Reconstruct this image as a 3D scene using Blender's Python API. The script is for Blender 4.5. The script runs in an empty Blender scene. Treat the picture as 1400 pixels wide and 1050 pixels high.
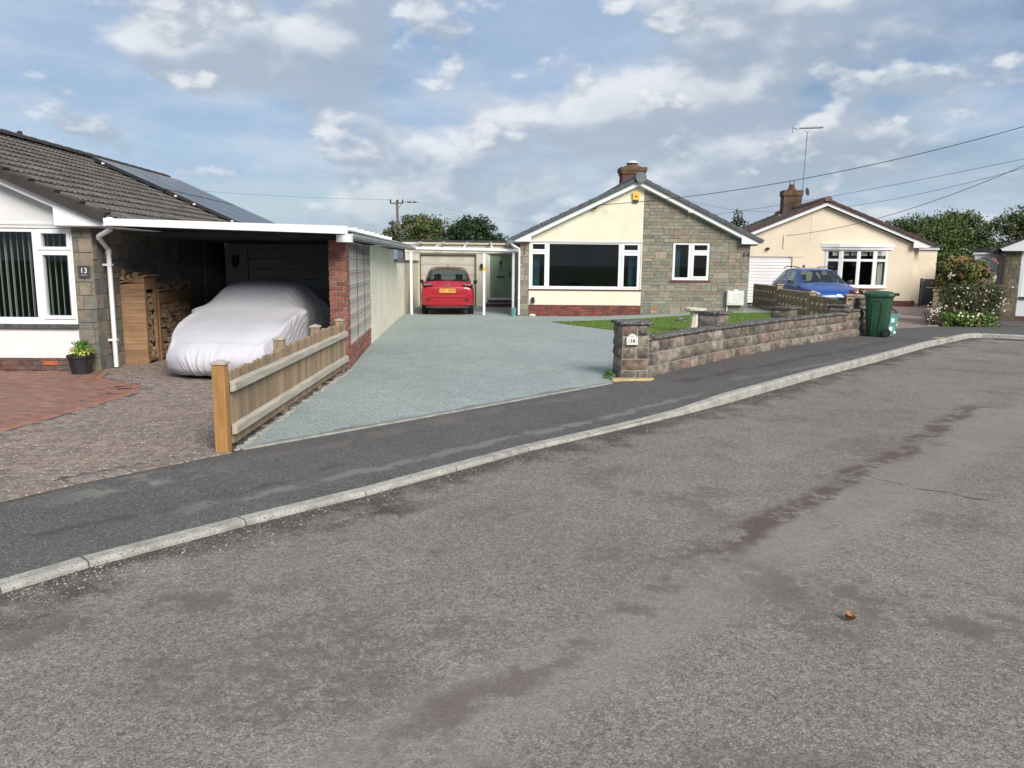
import bpy, bmesh, math, random
from mathutils import Vector, Matrix, noise as mnoise
rnd = random.Random(7)
R = math.radians
sc = bpy.context.scene
COL = sc.collection

# ------------------------------------------------------------------ camera
cd = bpy.data.cameras.new('camera'); cam = bpy.data.objects.new('camera', cd); COL.objects.link(cam)
cd.sensor_width = 36; cd.lens = 36*1050/1400; cd.clip_end = 2000; cd.clip_start = 0.05
P, RO = R(8.93), R(0.6)
f = Vector((0, math.cos(P), -math.sin(P))); r0 = Vector((1, 0, 0)); u0 = r0.cross(f)
rr = r0*math.cos(RO) + u0*math.sin(RO); uu = -r0*math.sin(RO) + u0*math.cos(RO)
m = Matrix((rr, uu, -f)).transposed().to_4x4(); m.translation = (0, 0, 1.65)
cam.matrix_world = m
sc.camera = cam
# ------------------------------------------------------------------ light
SUN_EL, SUN_AZ = 34, 152          # azimuth measured clockwise from +Y (behind the viewer, to the right)
sc.view_settings.view_transform = 'Standard'; sc.view_settings.look = 'None'
sc.view_settings.exposure = 0.25; sc.view_settings.gamma = 1
sl = bpy.data.lights.new('sun', 'SUN'); sl.energy = 3.8; sl.angle = R(30); sl.color = (1, .94, .85)
so = bpy.data.objects.new('sun', sl); COL.objects.link(so)
sd = Vector((math.sin(R(SUN_AZ))*math.cos(R(SUN_EL)), math.cos(R(SUN_AZ))*math.cos(R(SUN_EL)), math.sin(R(SUN_EL))))
so.rotation_euler = (-sd).to_track_quat('-Z', 'Y').to_euler(); so.location = (5, -20, 30)

W = bpy.data.worlds.new('World'); sc.world = W; W.use_nodes = True
nt = W.node_tree; nt.nodes.clear(); N = nt.nodes.new; L = nt.links.new
def nmath(op, a, b=None, c=None, tree=None, clamp=False):
    n = tree.nodes.new('ShaderNodeMath'); n.operation = op; n.use_clamp = clamp
    for i, v in enumerate((a, b, c)):
        if v is None: continue
        if isinstance(v, (int, float)): n.inputs[i].default_value = v
        else: tree.links.new(v, n.inputs[i])
    return n.outputs[0]
def M_(op, a, b=None, c=None, clamp=False): return nmath(op, a, b, c, nt, clamp)
def smooth(v, a, b, tree):
    n = tree.nodes.new('ShaderNodeMapRange'); n.interpolation_type = 'SMOOTHSTEP'
    tree.links.new(v, n.inputs['Value']); n.inputs['From Min'].default_value = a; n.inputs['From Max'].default_value = b
    return n.outputs['Result']
def mixc(fac, a, b, tree, blend='MIX'):
    n = tree.nodes.new('ShaderNodeMix'); n.data_type = 'RGBA'; n.blend_type = blend
    for v, s in ((fac, n.inputs[0]), (a, n.inputs[6]), (b, n.inputs[7])):
        if isinstance(v, (int, float)): s.default_value = v
        elif isinstance(v, tuple): s.default_value = (*v, 1)[:4]
        else: tree.links.new(v, s)
    return n.outputs[2]
def nz(vec, scale, detail, tree, rough=.5, off=None, lac=2.0, dist=0):
    n = tree.nodes.new('ShaderNodeTexNoise'); n.inputs['Scale'].default_value = scale
    n.inputs['Detail'].default_value = detail; n.inputs['Roughness'].default_value = rough; n.inputs['Distortion'].default_value = dist
    if off is not None:
        a = tree.nodes.new('ShaderNodeVectorMath'); a.operation = 'ADD'; tree.links.new(vec, a.inputs[0]); a.inputs[1].default_value = off; vec = a.outputs[0]
    if vec is not None: tree.links.new(vec, n.inputs['Vector'])
    return n.outputs['Fac']
sky = N('ShaderNodeTexSky'); sky.sky_type = 'NISHITA'; sky.sun_disc = False
sky.sun_elevation = R(SUN_EL); sky.sun_rotation = R(SUN_AZ); sky.altitude = 50; sky.air_density = 1.0; sky.dust_density = .7; sky.ozone_density = 1.6
tc = N('ShaderNodeTexCoord'); sep = N('ShaderNodeSeparateXYZ'); L(tc.outputs['Generated'], sep.inputs[0])
dx, dy, dz = sep.outputs
az = M_('ARCTAN2', dx, dy); el = M_('ARCSINE', dz)
cmb = N('ShaderNodeCombineXYZ'); L(az, cmb.inputs[0]); L(M_('MULTIPLY', el, 1.8), cmb.inputs[1])     # heap clouds
cmb2 = N('ShaderNodeCombineXYZ'); dzz = M_('ADD', M_('MAXIMUM', dz, 0), .13)
L(M_('DIVIDE', dx, dzz), cmb2.inputs[0]); L(M_('DIVIDE', dy, dzz), cmb2.inputs[1])                       # high sheet
pa, pb = cmb.outputs[0], cmb2.outputs[0]
def cloud(scale, off, t0, t1, seedbig, bigamp, rough=.50):
    """heap clouds: density, and a lit top / shaded base from the density just above"""
    a = nz(pa, scale, 10, nt, rough, off); b = nz(pa, scale, 10, nt, rough, (off[0]-.015, off[1]+.20/scale, off[2]))
    g_ = nz(pa, scale*.38, 2, nt, .5, seedbig); th = M_('ADD', a, M_('MULTIPLY', M_('SUBTRACT', g_, .5), bigamp))
    tb = M_('ADD', b, M_('MULTIPLY', M_('SUBTRACT', g_, .5), bigamp))
    return smooth(th, t0, t1, nt), smooth(M_('SUBTRACT', th, tb), -.03, .12, nt), smooth(th, t1, t1+.16, nt)
n2 = nz(pb, .75, 8, nt, .58, (4.2, 1.1, 5)); sheet = smooth(n2, .28, .56, nt)
n3 = nz(pb, 1.8, 7, nt, .62, (1, 8, 3))
skyc = mixc(1.0, sky.outputs[0], (.98, 1.0, 1.06), nt, 'MULTIPLY')
sheetcol = mixc(smooth(n3, .34, .66, nt), (4.5, 6.0, 8.2), (6.5, 7.5, 8.9), nt)
c2 = mixc(M_('MULTIPLY', sheet, .82), skyc, sheetcol, nt)
for (scl, off, t0, t1, sb, ba, am) in ((4.2, (8.2, 3.3, 2.0), .49, .60, (7.1, 2.45, 0), .55, .78), (8.5, (1.3, 5.2, 4.0), .525, .61, (2.2, 4.4, 1), .5, .72)):
    den, lit, core = cloud(scl, off, t0, t1, sb, ba)
    heap = mixc(lit, (4.6, 5.4, 6.5), (10.0, 10.2, 10.4), nt); heap = mixc(M_('MULTIPLY', core, .35), heap, (5.0, 5.7, 6.7), nt)
    c2 = mixc(M_('MULTIPLY', den, am), c2, heap, nt)
hz_ = smooth(el, .16, -.02, nt)
c3 = mixc(M_('MULTIPLY', hz_, .62), c2, (5.0, 6.2, 7.4), nt)
below = smooth(el, -.03, 0.0, nt)
c4 = mixc(below, (1.2, 1.2, 1.15), c3, nt)
bg = N('ShaderNodeBackground'); L(c4, bg.inputs[0]); bg.inputs[1].default_value = .076
wo = N('ShaderNodeOutputWorld'); L(bg.outputs[0], wo.inputs[0])

# ------------------------------------------------------------------ materials
MATS = {}
def pm(name, c1, c2=None, scale=4, rough=.8, bump=0, bscale=60, attr=False, metal=0, coat=0, detail=6, lo=.35, hi=.65,
       speck=None, speckc=None, specks=60, spec=.5, stretch=None, grime=None):
    """procedural principled material in metres of object space"""
    mt = bpy.data.materials.new(name); mt.use_nodes = True; t = mt.node_tree
    b = t.nodes['Principled BSDF']; c = t.nodes.new('ShaderNodeTexCoord'); v = c.outputs['Object']
    if stretch:
        mp = t.nodes.new('ShaderNodeMapping'); mp.inputs['Scale'].default_value = stretch; t.links.new(v, mp.inputs[0]); v = mp.outputs[0]
    out = None
    if c2 is not None:
        fct = smooth(nz(v, scale, detail, t, .6), lo, hi, t); out = mixc(fct, c1, c2, t)
    if attr:
        a = t.nodes.new('ShaderNodeAttribute'); a.attribute_name = 'Col'
        out = mixc(1.0, a.outputs['Color'], out if out is not None else c1, t, 'MULTIPLY')
    if speck:
        fs = smooth(nz(v, specks, 3, t, .7), speck, speck+.06, t); out = mixc(fs, out if out is not None else c1, speckc, t)
    if grime:
        fg = smooth(nz(v, grime[0], 7, t, .65, (5, 3, 1)), grime[1], grime[1]+.2, t)
        out = mixc(nmath('MULTIPLY', fg, grime[3], None, t), out if out is not None else c1, grime[2], t)
    if out is None: b.inputs['Base Color'].default_value = (*c1, 1)
    else: t.links.new(out, b.inputs['Base Color'])
    b.inputs['Roughness'].default_value = rough; b.inputs['Metallic'].default_value = metal
    b.inputs['Specular IOR Level'].default_value = spec; b.inputs['Coat Weight'].default_value = coat
    if coat: b.inputs['Coat Roughness'].default_value = .06
    if bump:
        bn = t.nodes.new('ShaderNodeBump'); bn.inputs['Strength'].default_value = 1; bn.inputs['Distance'].default_value = bump
        t.links.new(nz(v, bscale, 5, t, .65), bn.inputs['Height']); t.links.new(bn.outputs[0], b.inputs['Normal'])
    MATS[name] = mt; return mt

WHITE = pm('white upvc', (.80, .81, .82), (.74, .75, .76), 2, .35)
WHITEP = pm('white render', (.74, .74, .74), (.66, .67, .67), .8, .85, .0012, 90, grime=(1.5, .55, (.55, .54, .5), .5))
CREAM = pm('cream render', (.76, .715, .575), (.70, .655, .52), 1.1, .9, .003, 60, grime=(1.7, .56, (.5, .46, .36), .45))
CREAM2 = pm('peach cream render', (.74, .645, .50), (.67, .58, .445), .9, .9, .0015, 60, grime=(1.6, .58, (.48, .40, .30), .45))
CREAM3 = pm('weathered cream render', (.76, .725, .58), (.68, .65, .52), .9, .9, .0015, 60, grime=(.5, .50, (.38, .38, .32), .45))
STONE = pm('reconstituted stone', (1, 1, 1), (.74, .74, .72), 9, .9, .004, 40, attr=True, grime=(2.0, .6, (.10, .095, .08), .35))
BRICK = pm('red brick', (1, 1, 1), (.72, .68, .66), 14, .88, .002, 60, attr=True, speck=.68, speckc=(.45, .40, .36), specks=45)
MORTAR = pm('mortar', (.30, .28, .25), (.22, .21, .19), 5, .95, .002, 80)
MORTARL = pm('pale mortar', (.36, .33, .28), (.26, .24, .21), 5, .95, .002, 80)
MORTARD = pm('dark mortar', (.16, .15, .14), (.10, .10, .09), 5, .95, .002, 80)
ROCK = pm('rock faced walling', (1, 1, 1), (.62, .60, .58), 11, .95, .012, 26, attr=True, speck=.66, speckc=(.42, .41, .38), specks=38, grime=(4.5, .47, (.045, .041, .036), .82))
COPING = pm('coping stone', (.13, .12, .11), (.045, .043, .04), 7, .95, .012, 30, speck=.585, speckc=(.48, .48, .45), specks=24)
TILE = pm('brown concrete tile', (1, 1, 1), (.62, .60, .58), 5, .85, .003, 60, attr=True, speck=.70, speckc=(.30, .30, .28), specks=16)
SLATE = pm('slate grey tile', (.075, .08, .09), (.05, .055, .062), 6, .6, .002, 50)
BROWNT = pm('brown verge tile', (.085, .045, .04), (.055, .032, .03), 6, .8, .003, 50)
MOSSY = pm('mossy tile', (.07, .06, .055), (.13, .125, .105), 3, .95, .006, 30)
DARKT = pm('dark ridge tile', (.045, .036, .033), (.03, .026, .025), 6, .8, .003, 40)
FELT = pm('roof felt', (.03, .03, .032), (.05, .05, .05), 3, .9, .003, 50)
TIMBER = pm('weathered timber', (.33, .225, .13), (.24, .185, .13), 3, .85, .002, 30, attr=True, stretch=(6, 6, .6))
TIMBERH = pm('grey rail timber', (.46, .42, .35), (.33, .30, .25), 3, .85, .002, 30, stretch=(8, .7, 8), speck=.72, speckc=(.18, .12, .07), specks=14)
POSTW = pm('orange softwood post', (.40, .21, .07), (.30, .15, .05), 3, .75, .002, 30, stretch=(8, 8, .7), speck=.70, speckc=(.12, .06, .03), specks=10)
CEDAR = pm('shed cladding timber', (.37, .225, .125), (.24, .145, .085), 2.5, .8, .002, 30, attr=True, stretch=(1, 6, 6), speck=.74, speckc=(.10, .06, .03), specks=9)
LOGEND = pm('cut wood', (1, 1, 1), (.6, .55, .5), 18, .9, .003, 60, attr=True)
BARK = pm('bark', (.09, .065, .045), (.05, .036, .026), 12, .95, .01, 30)
BLACKP = pm('black plastic', (.018, .019, .021), (.026, .027, .03), 6, .45)
BLACK = pm('black rubber', (.012, .012, .012), None, 1, .8)
DKGREY = pm('charcoal gate boards', (.055, .056, .062), (.04, .041, .046), 5, .6, stretch=(8, 8, .6))
SLATEP = pm('slate plaque', (.055, .058, .065), (.04, .043, .05), 9, .6)
GUTTER = pm('grey gutter plastic', (.50, .52, .53), (.36, .37, .38), 3, .5)
POLY = pm('fibre cement soffit', (.44, .45, .45), (.30, .31, .31), 3, .7)
GDOOR = pm('garage door cream steel', (.62, .59, .50), (.57, .54, .46), 1, .5)
GDOORW = pm('garage door white', (.78, .79, .80), (.72, .73, .75), 1, .45)
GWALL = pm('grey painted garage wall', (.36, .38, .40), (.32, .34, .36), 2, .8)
DOORG = pm('sage green door', (.22, .32, .21), (.19, .28, .185), 3, .5)
REDSILL = pm('quarry tile sill', (.12, .04, .035), (.09, .03, .026), 9, .55)
DARKSILL = pm('dark slate sill', (.10, .10, .10), (.05, .05, .05), 12, .8, .003, 50)
TEAL = pm('teal curtain', (.012, .075, .10), (.01, .055, .08), 2, .9)
LINEN = pm('linen curtain', (.62, .62, .54), (.52, .52, .45), 2, .9)
BLIND = pm('vertical blind', (.62, .63, .60), (.56, .57, .55), 2, .8)
ROOM = pm('reflection teal room wall', (.018, .07, .095), None, 1, .95)  # teal painted in for the dark reflection in the window panes
RED = pm('red car paint', (.36, .003, .014), None, 1, .3, metal=.1, coat=1)
REDROOF = pm('dull red car roof', (.20, .05, .045), None, 1, .35, coat=.6)  # browner, duller red than the body
BLUE = pm('blue car paint', (.006, .062, .30), None, 1, .34, metal=.25, coat=.55)
CHROME = pm('chrome', (.7, .7, .72), None, 1, .15, metal=1)
RIM = pm('alloy', (.35, .35, .37), None, 1, .3, metal=.9)
YPLATE = pm('yellow plate', (.80, .46, .06), None, 1, .5)
WPLATE = pm('white plate', (.8, .8, .78), None, 1, .5)
LAMPR = pm('red lamp lens', (.12, .004, .006), None, 1, .12, coat=1)
LAMPC = pm('clear lamp lens', (.25, .26, .28), None, 1, .1, coat=1)
BIN = pm('green bin plastic', (.012, .058, .030), (.016, .070, .036), 4, .5, .0006, 200)
TEALP = pm('teal box plastic', (.09, .26, .235), (.13, .32, .29), 6, .5)
STICK = pm('sticker white', (.62, .72, .70), None, 1, .5)
METER = pm('meter box white', (.68, .69, .67), (.58, .59, .57), 3, .5)
YEL = pm('alarm yellow', (.80, .45, .04), None, 1, .5)
BATH = pm('pale concrete', (.68, .64, .50), (.50, .47, .37), 7, .9, .003, 50)
TERRA = pm('terracotta', (.38, .10, .04), (.48, .14, .06), 30, .85)
SOIL = pm('garden soil', (.06, .05, .035), (.035, .03, .02), 8, 1, .01, 20)
STEEL = pm('galvanised steel', (.35, .36, .37), None, 1, .4, metal=.8)
WIRE = pm('wire sheath', (.03, .03, .032), None, 1, .6)
POLEW = pm('pole timber', (.16, .145, .12), (.11, .10, .085), 8, .95)
LEAF = pm('leaves', (1, 1, 1), None, 1, .6, attr=True, spec=.3)
PETAL = pm('petals', (1, 1, 1), None, 1, .7, attr=True, spec=.2)
KERB = pm('kerb concrete', (.46, .44, .395), (.34, .325, .29), 7, .95, .010, 70, speck=.555, speckc=(.17, .16, .145), specks=75, grime=(3, .5, (.17, .16, .14), .6))
SHEDB = pm('blue grey shed cladding', (.22, .27, .33), (.17, .21, .26), 3, .6)
DRYLEAF = pm('dry leaf', (.36, .17, .08), (.20, .09, .04), 60, .7)
SCREEN = pm('screen block concrete', (.42, .42, .39), (.27, .275, .26), 7, .95, .003, 60)
LATTICE = pm('weathered pierced block', (.40, .325, .225), (.26, .205, .14), 7, .95, .006, 40, speck=.66, speckc=(.36, .34, .28), specks=20)
SANDP = pm('sandstone pier', (.30, .25, .17), (.20, .17, .12), 6, .95, .008, 30)
MARKY = pm('yellow road paint', (.62, .50, .08), (.40, .34, .10), 9, .9)
IRON = pm('cast iron grate', (.03, .03, .03), (.05, .045, .04), 20, .8, .002, 50)
PALER = pm('cover cotton', (.545, .54, .585), (.50, .495, .54), 1.3, .75, .0025, 11)

def glassmat(name, tint, gl=1.0, rough=.0):
    mt = bpy.data.materials.new(name); mt.use_nodes = True; t = mt.node_tree; t.nodes.clear()
    tr = t.nodes.new('ShaderNodeBsdfTransparent'); tr.inputs[0].default_value = (*tint, 1)
    g = t.nodes.new('ShaderNodeBsdfGlossy'); g.inputs['Roughness'].default_value = rough; g.inputs[0].default_value = (gl, gl, gl, 1)
    fr = t.nodes.new('ShaderNodeFresnel'); ge = t.nodes.new('ShaderNodeNewGeometry'); t.links.new(nmath('SUBTRACT', 1.5, nmath('MULTIPLY', ge.outputs['Backfacing'], 1.5-1/1.5, None, t), None, t), fr.inputs[0])
    mx = t.nodes.new('ShaderNodeMixShader'); t.links.new(fr.outputs[0], mx.inputs[0]); t.links.new(tr.outputs[0], mx.inputs[1]); t.links.new(g.outputs[0], mx.inputs[2])
    o = t.nodes.new('ShaderNodeOutputMaterial'); t.links.new(mx.outputs[0], o.inputs[0]); return mt
GLASS = glassmat('window glass', (.75, .8, .8)); CGLASS = glassmat('car glass', (.42, .5, .5)); PCARB = bpy.data.materials.new('polycarbonate'); PCARB.use_nodes = True
_t = PCARB.node_tree; _t.nodes.clear(); _a = _t.nodes.new('ShaderNodeBsdfTransparent'); _a.inputs[0].default_value = (.9, .91, .88, 1); _b = _t.nodes.new('ShaderNodeBsdfTranslucent'); _b.inputs[0].default_value = (.7, .7, .66, 1)
_m = _t.nodes.new('ShaderNodeMixShader'); _m.inputs[0].default_value = .12; _t.links.new(_a.outputs[0], _m.inputs[1]); _t.links.new(_b.outputs[0], _m.inputs[2]); _o = _t.nodes.new('ShaderNodeOutputMaterial'); _t.links.new(_m.outputs[0], _o.inputs[0])

def solarmat():
    mt = pm('solar cells', (.03, .036, .05), (.04, .046, .06), 3, .38, spec=.5, coat=.35); return mt
SOLAR = solarmat()

# ---- ground materials
def surf_mat(name, base, alt, fine, speckle, patch=None, rough=.95, lines=None, bump=.006, pscale=.45, dirt=None, fscale=150):
    mt = bpy.data.materials.new(name); mt.use_nodes = True; t = mt.node_tree; b = t.nodes['Principled BSDF']
    c = t.nodes.new('ShaderNodeTexCoord'); v = c.outputs['Object']
    big = smooth(nz(v, .35, 4, t, .6), .35, .65, t); col = mixc(big, base, alt, t)
    mid = nz(v, 3.2, 8, t, .72); col = mixc(nmath('MULTIPLY', smooth(mid, .38, .62, t), .42, None, t), col, fine, t)
    vo = t.nodes.new('ShaderNodeTexVoronoi'); vo.inputs['Scale'].default_value = fscale; t.links.new(v, vo.inputs['Vector'])
    sp = t.nodes.new('ShaderNodeSeparateColor'); t.links.new(vo.outputs['Color'], sp.inputs[0])
    k = t.nodes.new('ShaderNodeMapRange'); t.links.new(sp.outputs[0], k.inputs[0]); k.inputs['To Min'].default_value = 1-speckle; k.inputs['To Max'].default_value = 1+speckle
    vm = t.nodes.new('ShaderNodeVectorMath'); vm.operation = 'SCALE'; t.links.new(col, vm.inputs[0]); t.links.new(k.outputs[0], vm.inputs['Scale']); col = vm.outputs[0]
    # coarser lumps so that the grain survives at middle distance
    g2 = nz(v, 28, 4, t, .8, (2, 7, 0)); k2 = t.nodes.new('ShaderNodeMapRange'); t.links.new(g2, k2.inputs[0])
    k2.inputs['From Min'].default_value = .3; k2.inputs['From Max'].default_value = .7; k2.inputs['To Min'].default_value = 1-speckle*.75; k2.inputs['To Max'].default_value = 1+speckle*.75
    vm = t.nodes.new('ShaderNodeVectorMath'); vm.operation = 'SCALE'; t.links.new(col, vm.inputs[0]); t.links.new(k2.outputs[0], vm.inputs['Scale']); col = vm.outputs[0]
    bright = smooth(sp.outputs[1], .972, .985, t); col = mixc(nmath('MULTIPLY', bright, .5, None, t), col, (.5, .49, .46), t)
    if patch:
        pn = smooth(nz(v, pscale, 7, t, .68, (9, 4, 0)), patch[1], patch[1]+.09, t); fl = smooth(nz(v, 14, 5, t, .7), .38, .58, t)
        col = mixc(nmath('MULTIPLY', nmath('MULTIPLY', pn, fl, None, t), patch[2], None, t), col, patch[0], t)
    for (x0, y0, x1, y1, wdt, lc, thr, am) in (lines or []):
        sx = t.nodes.new('ShaderNodeSeparateXYZ'); t.links.new(v, sx.inputs[0])
        ln = math.hypot(x1-x0, y1-y0); nx, ny = -(y1-y0)/ln, (x1-x0)/ln; tx, ty = (x1-x0)/ln, (y1-y0)/ln
        wob = nmath('MULTIPLY', nmath('SUBTRACT', nz(v, 1.2, 5, t, .6, (1, 2, 3)), .5, None, t), .55, None, t)
        d = nmath('ADD', nmath('ADD', nmath('MULTIPLY', sx.outputs[0], nx, None, t), nmath('MULTIPLY', sx.outputs[1], ny, None, t), None, t), -(nx*x0+ny*y0), None, t)
        d = nmath('ABSOLUTE', nmath('ADD', d, wob, None, t), None, None, t)
        al = nmath('ADD', nmath('ADD', nmath('MULTIPLY', sx.outputs[0], tx, None, t), nmath('MULTIPLY', sx.outputs[1], ty, None, t), None, t), -(tx*x0+ty*y0), None, t)
        band = nmath('MULTIPLY', smooth(d, wdt, wdt*.35, t), nmath('MULTIPLY', smooth(al, -.4, .5, t), smooth(al, ln+.5, ln-.6, t), None, t), None, t)
        brk = smooth(nz(v, 2.4, 6, t, .7, (3, 3, 3)), thr, thr+.1, t)
        col = mixc(nmath('MULTIPLY', nmath('MULTIPLY', band, brk, None, t), am, None, t), col, lc, t)
    if dirt:
        a = t.nodes.new('ShaderNodeAttribute'); a.attribute_name = 'Col'; sa = t.nodes.new('ShaderNodeSeparateColor'); t.links.new(a.outputs['Color'], sa.inputs[0])
        dn = nmath('ADD', nz(v, 2.6, 8, t, .7, (6, 1, 0)), nmath('MULTIPLY', sa.outputs[0], .42, None, t), None, t)
        fd = nmath('MULTIPLY', smooth(dn, .62, .90, t), smooth(sa.outputs[0], .02, .35, t), None, t)
        col = mixc(nmath('MULTIPLY', fd, .85, None, t), col, dirt, t)
        grit = smooth(sp.outputs[2], .93, .95, t)
        col = mixc(nmath('MULTIPLY', nmath('MULTIPLY', grit, smooth(sa.outputs[0], .1, .6, t), None, t), .7, None, t), col, (.4, .38, .34), t)
    t.links.new(col, b.inputs['Base Color']); b.inputs['Roughness'].default_value = rough; b.inputs['Specular IOR Level'].default_value = .25
    if bump:
        bn = t.nodes.new('ShaderNodeBump'); bn.inputs['Strength'].default_value = .8; bn.inputs['Distance'].default_value = bump
        ad = nmath('ADD', sp.outputs[0], nmath('MULTIPLY', g2, 1.5, None, t), None, t)
        t.links.new(ad, bn.inputs['Height']); t.links.new(bn.outputs[0], b.inputs['Normal'])
    return mt
RB = (.12, .090, .080)
ROAD = surf_mat('worn chip seal road', (.240, .218, .196), (.212, .190, .172), (.165, .145, .130), .44, ((.130, .106, .094), .51, .6),
    lines=[(-2.2, .6, 9.5, 12.6, .42, (.275, .252, .228), .34, .45), (.0, -.6, 11.5, 11.0, .42, (.275, .252, .228), .36, .4), (1.2, 4.5, 6.1, 9.8, .15, RB, .42, 1.0), (-.5, 2.4, 1.5, 4.8, .15, RB, .46, .6), (1.0, 4.9, 5.6, 9.8, .32, (.165, .14, .128), .50, .5),
           (.2, 6.7, 1.7, 7.9, .22, (.06, .055, .05), .53, .8), (-1.25, 4.9, -.6, 5.4, .15, (.05, .045, .042), .42, .9), (6.5, 9.6, 13, 15, .13, RB, .46, .8), (3.0, 6.3, 3.9, 5.4, .03, (.07, .06, .055), .40, .8), (1.3, 4.2, 3.6, 3.2, .5, (.14, .118, .106), .46, .8), (-.2, 2.3, 1.3, 1.9, .4, (.13, .108, .098), .46, .8), (-2.5, 3.3, -1.2, 3.9, .25, (.11, .10, .09), .46, .7), (6.6, 8.2, 8.8, 8.0, .03, (.07, .06, .055), .35, .8)], dirt=(.058, .051, .043), fscale=150, pscale=.9)
PAVE = surf_mat('dark tarmac footway', (.118, .112, .107), (.10, .095, .091), (.085, .080, .077), .34, ((.125, .118, .11), .57, .6),
    lines=[(-2.3, 5.0, 2.4, 9.9, .09, (.20, .19, .175), .40, .8), (-3.1, 5.25, -2.5, 5.95, .24, (.24, .225, .20), .42, .9), (-2.2, 6.3, 1.2, 10.0, .14, (.15, .135, .122), .42, .7), (2.4, 10.8, 9.0, 17.8, .16, (.075, .06, .058), .42, .8), (3.2, 11.0, 9.4, 17.0, .13, (.17, .16, .15), .40, .7), (-3.4, 3.9, -1.2, 6.5, .05, (.06, .057, .055), .44, .6)], fscale=150, bump=.004)
RESIN = surf_mat('pale green resin gravel', (.325, .372, .352), (.285, .332, .316), (.225, .27, .26), .34, ((.25, .285, .265), .55, .55), lines=[(-2.33, 6.73, -1.06, 8.08, .10, (.16, .165, .155), .10, .85), (-1.06, 8.08, 1.5, 10.85, .10, (.16, .165, .155), .10, .85), (-.9, 8.6, -2.75, 24, .16, (.27, .31, .285), .42, .6), (.5, 10.2, -1.35, 24, .16, (.27, .31, .285), .42, .6)], fscale=90, bump=.004, pscale=.8)
PINKP = surf_mat('pink block drive', (.33, .225, .19), (.27, .19, .165), (.22, .16, .14), .18, None, fscale=40, bump=.003)
GRASSF = surf_mat('rough grass', (.10, .14, .04), (.08, .115, .035), (.06, .09, .025), .35, None, fscale=60, bump=.02)
LAWN = surf_mat('lawn', (.125, .20, .03), (.10, .165, .028), (.085, .135, .022), .35, ((.17, .21, .06), .56, .5), fscale=70, bump=.02, pscale=1.2)
JOINT = pm('sand joint', (.11, .10, .085), (.075, .07, .06), 6, 1, .004, 60)
PAVER = pm('weathered paver', (1, 1, 1), (.66, .64, .62), 9, .95, .004, 60, attr=True, speck=.57, speckc=(.46, .42, .36), specks=34)
PAVERR = pm('red paver', (1, 1, 1), (.8, .78, .76), 9, .9, .003, 60, attr=True, speck=.72, speckc=(.32, .25, .2), specks=32)
CONC = pm('pale concrete edging', (.40, .385, .34), (.27, .26, .23), 6, .95, .005, 40, grime=(3, .5, (.12, .11, .09), .6))

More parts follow.
